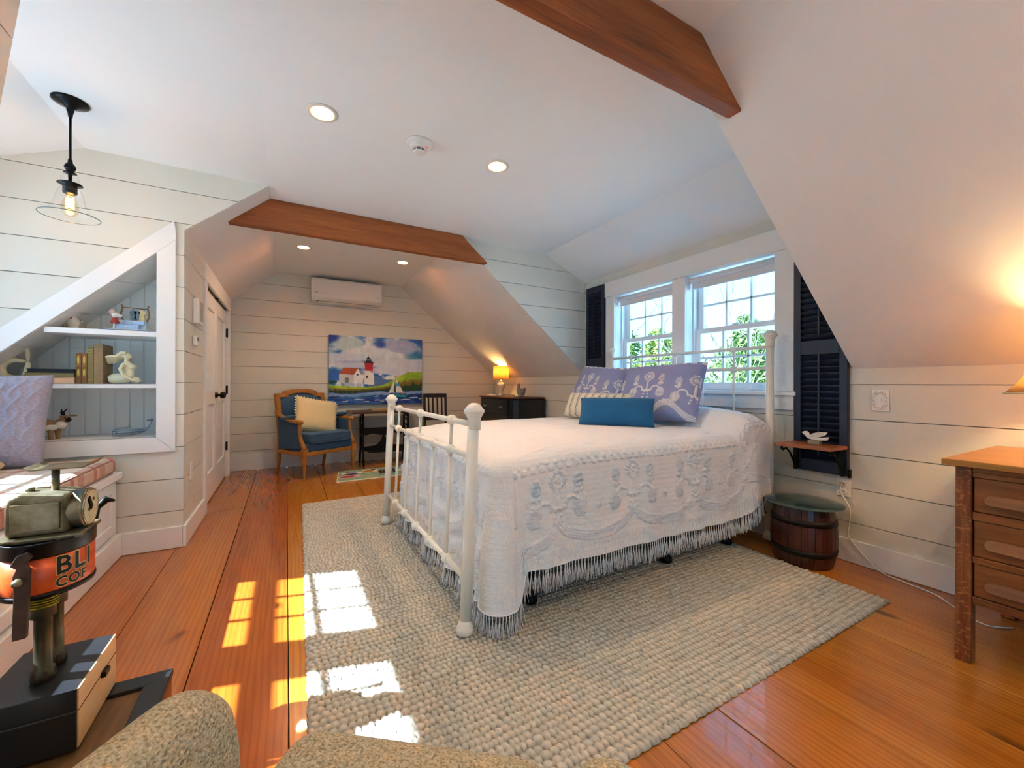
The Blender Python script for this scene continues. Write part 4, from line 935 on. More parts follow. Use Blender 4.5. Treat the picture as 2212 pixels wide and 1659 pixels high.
m = MB(); prof = [(.02, -.357), (.034, -.366), (.036, -.378), (.026, -.39), (.03, -.402), (.047, -.425), (.058, -.455), (.066, -.482), (.085, -.505), (.118, -.520)]
pr2 = []
for i in range(len(prof)-1):
    for f_ in (0, .5): pr2.append((prof[i][0]*(1-f_)+prof[i+1][0]*f_, prof[i][1]*(1-f_)+prof[i+1][1]*f_))
pr2.append(prof[-1]); pr2 = [(r*.92, dn(z)) for r, z in pr2]; n_ = 40
vs = [(PX+r*math.cos(2*PI*k_/n_), PY+r*math.sin(2*PI*k_/n_), ZC+z) for r, z in pr2 for k_ in range(n_)]
m.add(vs, [(i*n_+k_, i*n_+(k_+1) % n_, (i+1)*n_+(k_+1) % n_, (i+1)*n_+k_) for i in range(len(pr2)-1) for k_ in range(n_)], True); m.build('glass_shade', M_bell, t)
m = MB(); m.tube([(PX+.1086*math.cos(2*PI*k_/40), PY+.1086*math.sin(2*PI*k_/40), ZC+dn(-.520)) for k_ in range(41)], .0018, 6); m.build('glass_rim', plain('glass_rim', '#5d6a6c', .15), t)
m = MB(); m.lathe([(r, dn(z)) for r, z in [(.013, -.434), (.015, -.445), (.027, -.466), (.032, -.485), (.03, -.503), (.018, -.518), (0, -.523)]], 20, (PX, PY, ZC)); bu = m.build('bulb', thin_glass('bulb_glass', (1, .93, .8), .1), t)
m = MB(); m.tube([(PX+.012*math.cos(a*3.2), PY+.012*math.sin(a*3.2), ZC-.475-.055*(a/8)) for a in np.linspace(0, 8, 60)], .0030, 5); m.build('filament', glow('filament', '#ffc46a', 60.0), bu)
l = bpy.data.lights.new('pendant_bulb', 'POINT'); l.energy = .4; l.color = (1, .7, .38); l.shadow_soft_size = .02; o = bpy.data.objects.new('pendant_bulb', l); COL.objects.link(o); o.parent = t; o.location = (0, 0, -.515)

# ------------------------------------------------------------------ mini split air conditioner
t = thing('air_conditioner', 'white wall-mounted split air conditioner above the lighthouse painting', 'air conditioner', (.70, YF, 2.12))
prof = [(0, 2.115), (-.14, 2.115), (-.19, 2.15), (-.205, 2.19), (-.205, 2.36), (-.19, 2.395), (0, 2.395)]
m = MB(); m.prism(prof, lambda p, q, d: (d, YF-.001+p, q), .272, 1.132); m.build('casing', M_plast, t, bevel=.008, seg=3)
m = MB(); m.prism([(-.05, 2.113), (-.135, 2.113), (-.183, 2.146), (-.17, 2.155)], lambda p, q, d: (d, YF+p-.002, q), .34, 1.05); m.build('outlet_recess', plain('dark_vent', '#57524b', .7), t)
m = MB(); m.prism([(-.07, 2.098), (-.165, 2.122), (-.168, 2.129), (-.07, 2.106)], lambda p, q, d: (d, YF+p-.002, q), .35, 1.04); m.build('louver', M_plast, t, bevel=.002)
m = MB(); m.box(.30, YF-.2085, 2.2, 1.11, YF-.2062, 2.37); m.build('front_panel', M_plast, t, bevel=.001)
for x0, x1, z0 in ((.31, .345, 2.205), (1.06, 1.09, 2.205)): m = MB(); m.box(x0, YF-.2092, z0, x1, YF-.2086, z0+.008); m.build('badge', plain('badge_grey', '#8b8985', .4), t)

# ------------------------------------------------------------------ lighthouse painting
def painting():
    W_, H_ = 320, 240; u, v = np.meshgrid(np.linspace(0, 1, W_), np.linspace(0, 1, H_)); y = 1-v        # y runs down
    C = np.zeros((H_, W_, 3)); c = lambda h: np.array(hexrgb(h))
    def put(mask, col, a=1.0): 
        nonlocal C
        mk = (mask*a)[..., None] if mask.dtype != bool else (mask.astype(float)*a)[..., None]; C = C*(1-mk)+np.broadcast_to(col, C.shape)*mk
    wx = u+.05*fbm(u*6, y*6); wy = y+.05*fbm(u*6+9, y*6)
    n1 = fbm(wx*4, wy*5); n2 = fbm(wx*9+5, wy*11); n3 = fbm(u*30, y*10, 3)
    C[:] = c('#2c62b4'); put(smooth01((n1-.35)*4), c('#5f9cc9')); put(smooth01((n2-.45)*4)*smooth01((.3-np.abs(y-.3))*6), c('#3f8fb5'), .7)
    cl = smooth01((n2*.6+n1*.5-.46)*6); put(cl, c('#b7c4dc')); put(smooth01((n2*.7+n3*.3-.5)*6)*cl, c('#e2e6ea'))
    def cloud(cx, cy, rx, ry, col, a): put(smooth01((1.25-np.hypot((u-cx)/rx, (y-cy)/ry)-.7*(n2-.5)-.3*(n3-.5))*4), c(col), a)
    cloud(.2, .12, .14, .09, '#bcd3d6', .9); cloud(.45, .28, .3, .13, '#d5dce4', .95); cloud(.2, .36, .25, .1, '#c3cde0', .9); cloud(.8, .42, .26, .13, '#cdd3e0', .95); cloud(.75, .12, .16, .09, '#a7b0d2', .9); cloud(.62, .5, .2, .05, '#c9cfe0', .9)
    put(smooth01((.16-np.hypot(u*1.2, y*1.1))*12), c('#173a9a'), .95); put(smooth01((.09-np.hypot((u-.53), (y-.1)))*14), c('#1d46a8'), .9); put(smooth01((u-.93)*10)*smooth01((.3-y)*6), c('#23469f'), .9)
    put(smooth01((.06-np.abs(y-.24-.04*np.sin(u*9)))*20)*smooth01((u-.75)*8), c('#2f7f9f'), .7)
    put(smooth01((.03-np.abs(y-.36-.03*n3))*40)*smooth01((u-.05)*9)*smooth01((.5-u)*9), c('#9aa2cb'), .7)
    # distant hills
    put((y > .665-.09*np.exp(-((u-.46)/.09)**2)-.03*np.exp(-((u-.66)/.12)**2)) & (u > .4) & (u < .85), c('#5573ad'))
    # green shore
    top = .70+.03*np.sin(u*5)-.17*smooth01((u-.5)/.38)+.02*n3; bot = .82+.015*np.sin(u*9)-.035*smooth01((u-.6)/.3)+.01*n3
    sh = (y > top) & (y < bot); rr = np.clip((y-top)/(bot-top), 0, 1)
    put(sh, c('#8fb52a')); put(sh*smooth01((rr+.5*(n3-.5)-.3)*6), c('#8a6a22')); put(sh*smooth01((rr+.6*(n3-.5)-.55)*6), c('#26441f'))
    put(sh*smooth01((n2-.5)*8)*(rr < .35), c('#b4cf3a'), .8)
    put((np.hypot((u-.03)/.05, (y-.675)/.025) < 1) & (y < top+.01), c('#1e4a4a'))
    # sea
    se = y >= bot; w_ = fbm(u*10+2*n1, y*40, 4); put(se, c('#1f3f8f')); put(se*smooth01((w_-.45)*6), c('#3c6cb4')); put(se*smooth01((.45-w_)*6), c('#142f70'))
    put(se*smooth01((.035-np.abs(y-bot-.02-.02*n3))*40), c('#a9b9e0'), .8); put(se*smooth01((.02-np.abs(y-bot-.045))*60)*(u > .15)*(u < .5), c('#4f9cbb'), .7)
    for k_, (a, b, w2) in enumerate([(.3, .93, .045), (.02, .95, .03), (.16, .955, .03), (.49, .885, .025), (.5, .945, .03), (.58, .94, .04), (.55, .965, .02), (.9, .91, .05), (.8, .94, .06), (.98, .93, .02), (.38, .965, .03)]): put((np.abs(u-a) < w2) & (np.abs(y-b-.004*np.sin(u*60)) < .006), c('#d9e2ef'))
    P = lambda pts: inpoly(u, y, pts)
    # keeper's house
    put(P([(.10, .555), (.245, .56), (.245, .69), (.10, .69)]), c('#c9cdd0')); put(P([(.245, .57), (.29, .475), (.325, .56), (.325, .69), (.245, .695)]), c('#e6e8ea')); put(P([(.098, .553), (.145, .46), (.292, .468), (.245, .568)]), c('#b4522a')); put(P([(.287, .468), (.295, .466), (.33, .56), (.324, .565)]), c('#b4522a'))
    put(P([(.157, .61), (.195, .61), (.195, .685), (.157, .685)]), c('#7d7c84')); put(np.hypot((u-.285), (y-.565)*.75) < .012, c('#5a5c66'))
    # lighthouse
    put(P([(.362, .505), (.448, .505), (.463, .705), (.43, .712), (.35, .7)]), c('#eae7e4')); put(P([(.445, .505), (.447, .54), (.43, .53), (.40, .512)]), c('#8a6a4a'), .8); put(P([(.358, .39), (.45, .39), (.445, .505), (.364, .505)]), c('#c21f2f')); put(P([(.348, .372), (.455, .372), (.45, .392), (.357, .392)]), c('#1a1a20'))
    put(P([(.374, .33), (.426, .33), (.43, .372), (.37, .372)]), c('#9fa8ad')); put(P([(.369, .35), (.43, .35), (.43, .374), (.369, .374)]), c('#15171d')); put(P([(.372, .335), (.385, .31), (.4, .298), (.415, .31), (.43, .335)]), c('#16181c')); put(P([(.397, .28), (.403, .28), (.403, .3), (.397, .3)]), c('#16181c')); put(P([(.376, .575), (.395, .575), (.395, .615), (.376, .615)]), c('#4a4238'))
    for xx in np.linspace(.345, .457, 9): put((np.abs(u-xx) < .002) & (y > .352) & (y < .374), c('#15171d'))
    # sail boat
    put(P([(.62, .845), (.83, .87), (.81, .905), (.63, .885)]), c('#2fa19a')); put(P([(.62, .84), (.815, .845), (.825, .872), (.63, .858)]), c('#2a4f8c')); put(P([(.692, .585), (.785, .835), (.70, .825)]), c('#e4e0dc')); put(P([(.70, .69), (.732, .69), (.752, .735), (.70, .735)]), c('#4ba6c6')); put(P([(.685, .62), (.675, .82), (.615, .845)]), c('#e0dcd8')); put(P([(.69, .565), (.715, .58), (.69, .592)]), c('#b3223a')); put(P([(.69, .57), (.694, .57), (.698, .84), (.693, .84)]), c('#3a3f4c')); put(P([(.765, .83), (.785, .83), (.785, .86), (.765, .86)]), c('#d08a5a'))
    C = np.clip(C*(.93+.14*n3[..., None]), 0, 1)
    L_ = np.where(C <= .04045, C/12.92, ((C+.055)/1.055)**2.4)
    return u, v, L_
t = thing('canvas_painting', 'canvas painting of a red and white lighthouse by the sea', 'painting', (1.11, YF-.02, .775))
u, v, L_ = painting(); X0, X1, Z0, Z1 = .49, 1.735, .775, 1.697
np_mesh('painted_front', np.stack([X0+u*(X1-X0), np.full(u.shape, YF-.0405), Z0+v*(Z1-Z0)], -1), 320, 240, painted('oil_paint', .45, .15, 120, .4), t, L_)
m = MB(); m.box(X0, YF-.04, Z0, X1, YF-.002, Z1); m.build('canvas_block', plain('canvas_edge', '#2a5a92', .6, var=.3, vs=8), t)

# ------------------------------------------------------------------ blue armchair with carved wooden frame
M_oak = wood('chair_wood', '#8a5320', '#b0722e', '#c48a42', axis=2, scale=2.0, rough=.42)
M_blue = fabric('chair_blue', '#3d5a78', 350, var=.1)
ac = thing('upholstered_armchair', 'blue upholstered armchair with carved wooden frame against the far wall', 'armchair', (.315, 5.37, 0), math.radians(31))
# local frame: x across, -y front
hw, fd, bd = .325, -.275, .275
def P3(m, nm, mat=M_oak, **k_): return m.build(nm, mat, ac, world=False, **k_)
legp = [(.010, 0), (.014, .004), (.012, .015), (.019, .12), (.022, .165), (.029, .18), (.03, .2), (.022, .212), (.026, .222), (.028, .25)]
for x, y in ((-hw+.01, fd+.02), (hw-.01, fd+.02)): m = MB(); m.lathe(legp, 14, (x, y, 0)); P3(m, 'leg')
for x, y in ((-hw+.03, bd-.01), (hw-.03, bd-.01)): m = MB(); m.tube([(x, y+.03, 0), (x, y, .12), (x, y-.005, .26)], [.014, .019, .024], 10); P3(m, 'leg')
for x in (-hw+.01, hw-.01): m = MB(); m.box(x-.03, fd-.008, .245, x+.03, fd+.05, .335); P3(m, 'corner_block', bevel=.006)
m = MB(); m.box(-hw, fd-.002, .255, hw, fd+.035, .30); P3(m, 'seat_rail', bevel=.008, seg=3)
for x in (-hw, hw-.035): m = MB(); m.box(x, fd+.03, .255, x+.035, bd-.02, .30); P3(m, 'seat_rail', bevel=.008, seg=3)
m = MB(); m.box(-hw+.02, bd-.04, .255, hw-.02, bd-.005, .30); P3(m, 'seat_rail', bevel=.006)
m = MB(); m.box(-hw+.035, fd+.012, .298, hw-.035, bd-.03, .385); P3(m, 'seat_base', M_blue, bevel=.012, seg=3)
m = MB(); m.box(-hw+.055, fd-.02, .378, hw-.055, bd-.08, .50); P3(m, 'seat_cushion', M_blue, bevel=.038, seg=5)
for z_ in (.395, .483):
    m = MB(); q_ = [(-hw+.062, fd-.018), (hw-.062, fd-.018), (hw-.058, bd-.1), (-hw+.058, bd-.1)]; m.tube([(a[0]+(b[0]-a[0])*f_, a[1]+(b[1]-a[1])*f_, z_) for a, b in zip(q_, q_[1:]+q_[:1]) for f_ in (.05, .5, .95)]+[(q_[0][0]+.02, q_[0][1], z_)], .005, 6); P3(m, 'piping', M_blue)
# back: outline of the frame in x-z, leaning backwards
lean = lambda z: bd-.06+(z-.3)*.17
def outline(inset):
    i = inset; w_ = hw-.012-i; top = .99-i; sh_ = .935-i*.9
    pts = [(-w_+.02, .42), (-w_+.004, .62), (-w_, sh_), (-w_+.10, sh_+.004)]
    pts += [(-w_+.10+(w_-.10)*(1-math.cos(a)), sh_+.01+(top-sh_-.01)*math.sin(a)) for a in np.linspace(.25, PI/2, 7)]
    return pts+[(-x, z) for x, z in pts[::-1][1:]]
o_, i_ = outline(0), outline(.05)
m = MB()
for (a, b, c_, d_) in zip(o_[:-1], o_[1:], i_[1:], i_[:-1]): m.prism([a, b, c_, d_], lambda p, q, dd: (p, lean(q)+dd, q), -.025, .025)
P3(m, 'back_frame', bevel=.004)
m = MB(); inner = outline(.045); m.prism(inner, lambda p, q, dd: (p, lean(q)+dd, q), -.012, .012); P3(m, 'back_panel', M_blue)
def backpad(u_, v_):
    W2 = hw-.06; x = (u_*2-1)*W2; arch = .935+.035*math.cos((u_*2-1)*PI/2)-.055+(.0 if abs(u_*2-1) < .72 else -.03*(abs(u_*2-1)-.72)/.28); z = .43+(arch-.43)*v_
    b_ = .05*(max(0, (1-abs(u_*2-1)**4)*(1-abs(v_*2-1)**4)))**.5; return (x, lean(z)-.012-b_, z)
m = MB(); m.grid(backpad, 25, 25); P3(m, 'back_cushion', M_blue)
for e in (-1, 1):
    m = MB(); m.tube([(e*(hw-.01), lean(.70)-.01, .72), (e*(hw+.005), .10, .665), (e*(hw+.012), -.02, .638), (e*(hw+.008), fd+.13, .63), (e*(hw+.004), fd+.06, .628)], [.022, .02, .02, .023, .026], 12); a_ = P3(m, 'arm_rail')
    m = MB(); m.ell((e*(hw+.006), fd+.07, .628), (.03, .035, .026), 14, 10); m.build('arm_scroll', M_oak, a_, world=False)
    m = MB(); m.tube([(e*(hw+.005), fd+.085, .625), (e*(hw+.0), fd+.095, .52), (e*(hw-.002), fd+.075, .43), (e*(hw-.006), fd+.03, .36), (e*(hw-.008), fd+.018, .33)], [.021, .02, .022, .026, .028], 12); P3(m, 'arm_support')
    m = MB(); m.ell((e*(hw+.006), .03, .668), (.03, .15, .026), 14, 10, rot(-9, 0, 0)); P3(m, 'arm_pad', M_blue)
    m = MB(); Q = [(fd+.075, .34), (bd-.05, .30), (lean(.7)-.02, .69), (.05, .64), (fd+.1, .615)]
    m.prism(Q, lambda p, q, dd: (e*(hw-.025+dd), p, q), 0, .02); P3(m, 'side_panel', M_blue, bevel=.006)
    m = MB(); m.tube([(e*(hw-.025), bd-.04, .28), (e*(hw-.02), lean(.45), .5), (e*(hw-.012), lean(.7)-.003, .74)], .022, 10); P3(m, 'back_post')
# cream cushion with pompom edge
Mc = chain(ac) @ at((-.005, .0, .67), -24, 12, -14)
t = thing('throw_pillow', 'cream throw pillow with pompom trim on the blue armchair', 'pillow', (.315, 5.37, .5))
cushion_obj('cover', .48, .42, .15, fabric('cream_linen', '#d8c69c', 300), Mc, t, nu=46, nv=46, pinch=.05)
M_pom = plain('pompom', '#e9dcc0', .95, bump=.6, bs=250)
for side in range(4):
    for k_ in range(13):
        f_ = -1+2*(k_+.5)/13; e = 1-.05*(1-f_*f_)
        p = {0: (f_*.24, 0, .21*e), 1: (f_*.24, 0, -.21*e), 2: (.24*e, 0, f_*.21), 3: (-.24*e, 0, f_*.21)}[side]
        s_ = {0: (0, 0, .009), 1: (0, 0, -.009), 2: (.009, 0, 0), 3: (-.009, 0, 0)}[side]
        m = MB(); m.ell(Mc @ Vector((p[0]+s_[0], 0, p[2]+s_[2])), .0095, 8, 6); m.build('pompom', M_pom, t)

# ------------------------------------------------------------------ sewing table, tray on it, dark chair
M_tt = wood('table_wood', '#3a1f10', '#5c3419', '#7a4a28', axis=0, rough=.35); M_cast = plain('cast_iron', '#15130f', .5, .5, var=.2, vs=25)
t = thing('sewing_table', 'old treadle sewing table with wooden top and black iron legs', 'table', (1.15, 5.62, 0))
m = MB(); m.box(.72, 5.40, .672, 1.585, 5.85, .70); m.build('tabletop', M_tt, t, bevel=.005)
m = MB(); m.prism([(.70, .70), (.722, .70), (.722, .672), (.69, .625), (.683, .629)], lambda p, q, d: (p, d, q), 5.41, 5.84); m.build('drop_leaf', wood('leaf_wood', '#6a5238', '#8d7350', '#a58a66', axis=1), t, bevel=.002)
for x in (.865, 1.44):
    for y0, e in ((5.46, -1), (5.79, 1)):
        yc = 5.625
        m = MB(); m.tube([(x, yc+e*.10, .67), (x, yc+e*.12, .5), (x, yc+e*.085, .38), (x, yc+e*.10, .2), (x, yc+e*.17, .0)], [.013, .014, .016, .013, .014], 10); m.build('leg', M_cast, t)
    m = MB(); m.box(x-.012, 5.52, .62, x+.012, 5.73, .672); m.box(x-.01, 5.52, .36, x+.01, 5.73, .40); m.build('leg_bridge', M_cast, t, bevel=.004)
    for z_ in (.46, .54):
        m = MB(); m.tube([(x, 5.625+.09*math.cos(a), z_+.045*math.sin(a)) for a in np.linspace(0, 2*PI, 25)], .006, 6); m.build('iron_scroll', M_cast, t)
m = MB(); m.prism([(.87, .47), (1.435, .47), (1.435, .40), (1.38, .37), (1.3, .39), (1.15, .36), (1.0, .39), (.92, .37), (.87, .40)], lambda p, q, d: (p, d, q), 5.66, 5.672); m.build('brace_panel', M_cast, t)
m = MB(); m.prism([(.87, .22), (1.05, .235), (1.09, .27), (1.12, .30), (1.13, .34), (1.153, .37), (1.175, .34), (1.185, .30), (1.215, .27), (1.255, .235), (1.435, .22), (1.435, .16), (1.15, .19), (.87, .16)], lambda p, q, d: (p, d, q), 5.655, 5.67); m.build('cross_brace', M_cast, t)
m = MB(); R_ = Matrix.Rotation(PI/2, 4, 'Y'); m.lathe([(.05, -.01), (.07, -.008), (.07, .008), (.05, .01)], 20, (.84, 5.56, .48), R_); m.build('hand_wheel', M_cast, t)
m = MB(); m.box(.93, 5.50, .16, 1.38, 5.74, .175); m.build('treadle', M_cast, t)
t = thing('wooden_tray', 'flat pale wooden tray lying on the sewing table', 'tray', (1.16, 5.6, .70))
M_tray = wood('tray_wood', '#8b6a38', '#b0905a', '#c9ad78', axis=0)
m = MB(); m.box(.96, 5.47, .7012, 1.40, 5.75, .709); m.build('tray_base', M_tray, t)
for q in ((.96, 5.47, 1.40, 5.482), (.96, 5.738, 1.40, 5.75), (.96, 5.482, .972, 5.738), (1.388, 5.482, 1.40, 5.738)): m = MB(); m.box(q[0], q[1], .7092, q[2], q[3], .722); m.build('tray_edge', M_tray, t)
M_dark = wood('dark_stained_wood', '#1a110c', '#2a1c14', '#3a281d', axis=2, rough=.4)
t = thing('dining_chair', 'dark brown wooden chair with slatted back between table and dresser', 'chair', (1.84, 5.42, 0))
cx = 1.838
for e in (-1, 1):
    m = MB(); m.tube([(cx+e*.155, 5.55, 0), (cx+e*.155, 5.55, .45), (cx+e*.153, 5.58, .918)], .018, 4, smooth=False); m.build('back_post', M_dark, t)
    m = MB(); m.tube([(cx+e*.165, 5.18, 0), (cx+e*.165, 5.18, .43)], .02, 4, smooth=False); m.build('leg', M_dark, t)
    m = MB(); m.box(cx+e*.16-.01, 5.2, .36, cx+e*.16+.01, 5.53, .42); m.build('side_rail', M_dark, t)
m = MB(); m.box(cx-.195, 5.15, .43, cx+.195, 5.56, .455); m.build('seat', M_dark, t, bevel=.006)
m = MB(); m.box(cx-.165, 5.565, .865, cx+.165, 5.592, .922); m.build('top_rail', M_dark, t, bevel=.003)
m = MB(); m.box(cx-.14, 5.548, .55, cx+.14, 5.57, .60); m.build('lower_rail', M_dark, t, bevel=.003)
for k_ in range(4):
    x = cx-.096+.064*k_; m = MB(); m.tube([(x, 5.558, .60), (x, 5.58, .866)], .012, 4, smooth=False); m.build('back_slat', M_dark, t)
m = MB(); m.box(cx-.15, 5.17, .36, cx+.15, 5.19, .42); m.build('front_rail', M_dark, t)

# ------------------------------------------------------------------ black dresser with its things
DX0, DX1, DY0, DY1, DZ = 2.47, XW-.03, 4.42, 5.50, .89
M_blk = plain('dresser_black', '#14151a', .35, var=.15, spec=.5); M_dtop = wood('dresser_top', '#3c1c10', '#5a2c19', '#74402a', axis=1, rough=.3)
t = thing('dresser', 'black dresser with brown wooden top under the far right slope', 'dresser', ((DX0+DX1)/2, (DY0+DY1)/2, 0))
fb = [(DX1, DY0), (DX0+.07, DY0), (DX0+.015, DY0+.05), (DX0, DY0+.14), (DX0, DY1-.14), (DX0+.015, DY1-.05), (DX0+.07, DY1), (DX1, DY1)]
m = MB(); m.prism(fb, lambda p, q, d: (p, q, d), .1, DZ-.026); m.build('body', M_blk, t, bevel=.008)
fo = [(DX1, DY0-.015), (DX0+.06, DY0-.015), (DX0, DY0+.035), (DX0-.018, DY0+.14), (DX0-.018, DY1-.14), (DX0, DY1-.035), (DX0+.06, DY1+.015), (DX1, DY1+.015)]
m = MB(); m.prism(fo, lambda p, q, d: (p, q, d), DZ-.025, DZ); m.build('top_board', M_dtop, t, bevel=.006)
for x in (DX0+.06, DX1-.05):
    for y in (DY0+.06, DY1-.06): m = MB(); m.box(x-.025, y-.025, 0, x+.025, y+.025, .1); m.build('leg', M_blk, t)
M_nick = plain('nickel_pull', '#b9b3a6', .25, .9)
for z0, z1 in ((.66, .85), (.44, .64), (.14, .42)):
    m = MB(); m.box(DX0-.014, DY0+.15, z0, DX0-.0005, DY1-.15, z1); d_ = m.build('drawer', M_blk, t, bevel=.005)
    for y in (DY0+.30, DY1-.30):
        m = MB(); z_ = (z0+z1)/2; m.box(DX0-.034, y-.05, z_-.012, DX0-.026, y+.05, z_+.012); m.box(DX0-.028, y-.046, z_-.008, DX0-.0125, y-.038, z_+.008); m.box(DX0-.028, y+.038, z_-.008, DX0-.0125, y+.046, z_+.008); m.build('drawer_pull', M_nick, d_, bevel=.002)
LX, LY = 2.715, 5.25
t = thing('table_lamp', 'small cream ribbed table lamp with glowing drum shade on the dresser', 'lamp', (LX, LY, DZ))
M_cer = plain('cream_ceramic', '#ddd2b4', .25, var=.04, spec=.6)
m = MB(); prof = [(.04, .001), (.042, .008), (.034, .02), (.028, .04), (.034, .075), (.05, .115), (.056, .145), (.05, .175), (.034, .19), (.03, .2)]
n_ = 36; vs = [(LX+r*(1+.05*math.cos(12*2*PI*k_/n_)*(.03 < z < .18))*math.cos(2*PI*k_/n_), LY+r*(1+.05*math.cos(12*2*PI*k_/n_)*(.03 < z < .18))*math.sin(2*PI*k_/n_), DZ+z) for r, z in prof for k_ in range(n_)]
m.add(vs, [(i*n_+k_, i*n_+(k_+1) % n_, (i+1)*n_+(k_+1) % n_, (i+1)*n_+k_) for i in range(len(prof)-1) for k_ in range(n_)]+[tuple(range(n_))[::-1], tuple(range((len(prof)-1)*n_, len(prof)*n_))], True); m.build('lamp_base', M_cer, t)
m = MB(); m.lathe([(.034, .198), (.036, .206), (.02, .21), (.012, .215), (.012, .26)], 20, (LX, LY, DZ)); m.build('neck', M_cer, t)
def drum(par, x, y, z0, z1, r0, r1, mat, nm='lamp_shade'):
    m = MB(); n_ = 40; R2 = [(r0, z0), (r1, z1), (r1-.0025, z1), (r0-.0025, z0), (r0, z0)]
    vs = [(x+r*math.cos(2*PI*k_/n_), y+r*math.sin(2*PI*k_/n_), z) for r, z in R2[:4] for k_ in range(n_)]
    m.add(vs, [(i*n_+k_, i*n_+(k_+1) % n_, ((i+1) % 4)*n_+(k_+1) % n_, ((i+1) % 4)*n_+k_) for i in range(4) for k_ in range(n_)], True); return m.build(nm, mat, par)
drum(t, LX, LY, 1.118, 1.315, .112, .108, shade_mat('drum_shade', '#e9c98a'))
m = MB(); m.ell((LX, LY, 1.19), (.024, .024, .035), 14, 10); m.build('bulb', glow('warm_bulb', '#ffc070', 5.0), t)
l = bpy.data.lights.new('lamp_bulb', 'POINT'); l.energy = 3.2; l.color = (1, .62, .22); l.shadow_soft_size = .03; o = bpy.data.objects.new('lamp_bulb', l); COL.objects.link(o); o.parent = t; o.location = (0, 0, .345)
m = MB(); m.tube([(LX+.03, LY, DZ+.012), (LX+.07, LY-.05, DZ+.02), (LX+.1, LY-.12, DZ+.012), (LX+.14, LY-.16, DZ+.006)], .003, 6); m.build('cord', M_black, t)
t = thing('paper_card', 'white card lying on the dresser beside the small lamp', 'card', (2.66, 5.42, DZ)); m = MB(); m.box(2.58, 5.36, DZ+.0012, 2.70, 5.46, DZ+.009); m.build('card_stock', M_plast, t, bevel=.001)
HX, HY = 2.755, 4.74
t = thing('hen_figurine', 'grey stone hen figurine on the dresser corner', 'figurine', (HX, HY, DZ))
M_stone = plain('grey_stone', '#8f8b86', .8, var=.25, vs=40, bump=.3, bs=150)
m = MB(); m.ell((HX, HY, DZ+.058), (.062, .042, .05), 18, 12); m.lathe([(.04, .001), (.045, .01), (.03, .03)], 16, (HX, HY, DZ)); m.tube([(HX-.03, HY, DZ+.07), (HX-.038, HY, DZ+.11), (HX-.036, HY, DZ+.145)], [.035, .024, .018], 12); m.ell((HX-.036, HY, DZ+.15), (.02, .018, .02), 12, 8)
m.tube([(HX+.03, HY, DZ+.075), (HX+.06, HY, DZ+.1), (HX+.072, HY, DZ+.11)], [.03, .022, .01], 10); fuse(m.build('body', M_stone, t), .004, 5)
m = MB(); m.prism([(-.05, .16), (-.043, .178), (-.036, .168), (-.03, .178), (-.022, .162)], lambda p, q, d: (HX+p, HY+d, DZ+q), -.004, .004); m.build('comb', M_stone, t, bevel=.002)
m = MB(); m.lathe([(.008, 0), (0, .018)], 8, (HX-.053, HY, DZ+.15), rot(0, -90, 0)); m.build('beak', M_stone, t)

# ------------------------------------------------------------------ small hooked rug
def hooked():
    W_, H_ = 240, 150; u, v = np.meshgrid(np.linspace(0, 1, W_), np.linspace(0, 1, H_)); c = lambda h: np.array(hexrgb(h)); C = np.zeros((H_, W_, 3)); n = fbm(u*14, v*9); C[:] = c('#93a284')
    def put(mk, col, a=1.0):
        nonlocal C
        mk = (mk*a)[..., None] if mk.dtype != bool else (mk*float(a))[..., None]; C = C*(1-mk)+c(col)*mk
    put(smooth01((n-.45)*6), '#7b9a94', .7)
    E_ = lambda cx, cy, rx, ry: np.hypot((u-cx)/rx, (v-cy)/ry) < 1
    put(E_(.16, .34, .14, .13), '#e0d6be'); put(E_(.16, .34, .125, .11), '#b03a45'); put(E_(.26, .33, .07, .05), '#dba9a4')
    put(E_(.18, .62, .13, .2), '#dcd7c2'); put(E_(.17, .55, .115, .07), '#2c2a5e'); put(E_(.17, .73, .08, .08), '#3d3a52'); put((np.abs(v-.73) < .02) & (np.abs(u-.17) < .06), '#cfc8b4')
    put(E_(.42, .72, .11, .16), '#e3d9c2'); put(E_(.4, .7, .08, .1), '#a9763c'); put(E_(.47, .84, .04, .05), '#5b4030')
    put(E_(.66, .5, .14, .26), '#6f8fa0'); bx = (np.abs(u-.64) < .11) & (np.abs(v-.5) < .2); st = (u*22-np.floor(u*22)) < .5; put(bx & st, '#2b211c'); put(bx & ~st, '#6b5947'); put(E_(.86, .5, .1, .12), '#e4dccb')
    for k_ in range(4): put((np.abs(v-.44-.04*k_) < .008) & (u > .78) & (u < .95), '#9a8f80')
    ed = np.minimum(np.minimum(u*1.6, (1-u)*1.6), np.minimum(v, 1-v)); put(ed < .025, '#d9ccae'); C = np.clip(C*(.85+.3*fbm(u*90, v*60, 2)[..., None]), 0, 1)
    return u, v, np.where(C <= .04045, C/12.92, ((C+.055)/1.055)**2.4), ed
u, v, L_, ed = hooked(); o2 = np.array([.47, 4.70]); e1 = np.array([.86, .03]); e2 = np.array([.07, .56])
z_ = .011*np.clip(ed/.03, .1, 1)+.002*vnoise(u*160, v*100)
o = np_mesh('hooked_rug', np.stack([o2[0]+u*e1[0]+v*e2[0], o2[1]+u*e1[1]+v*e2[1], z_], -1), 240, 150, painted('hooked_wool', .95, .4, 350, .1), None, L_)
tag(o, 'small green hooked rug with colourful boats and fish beside the bed', 'rug')

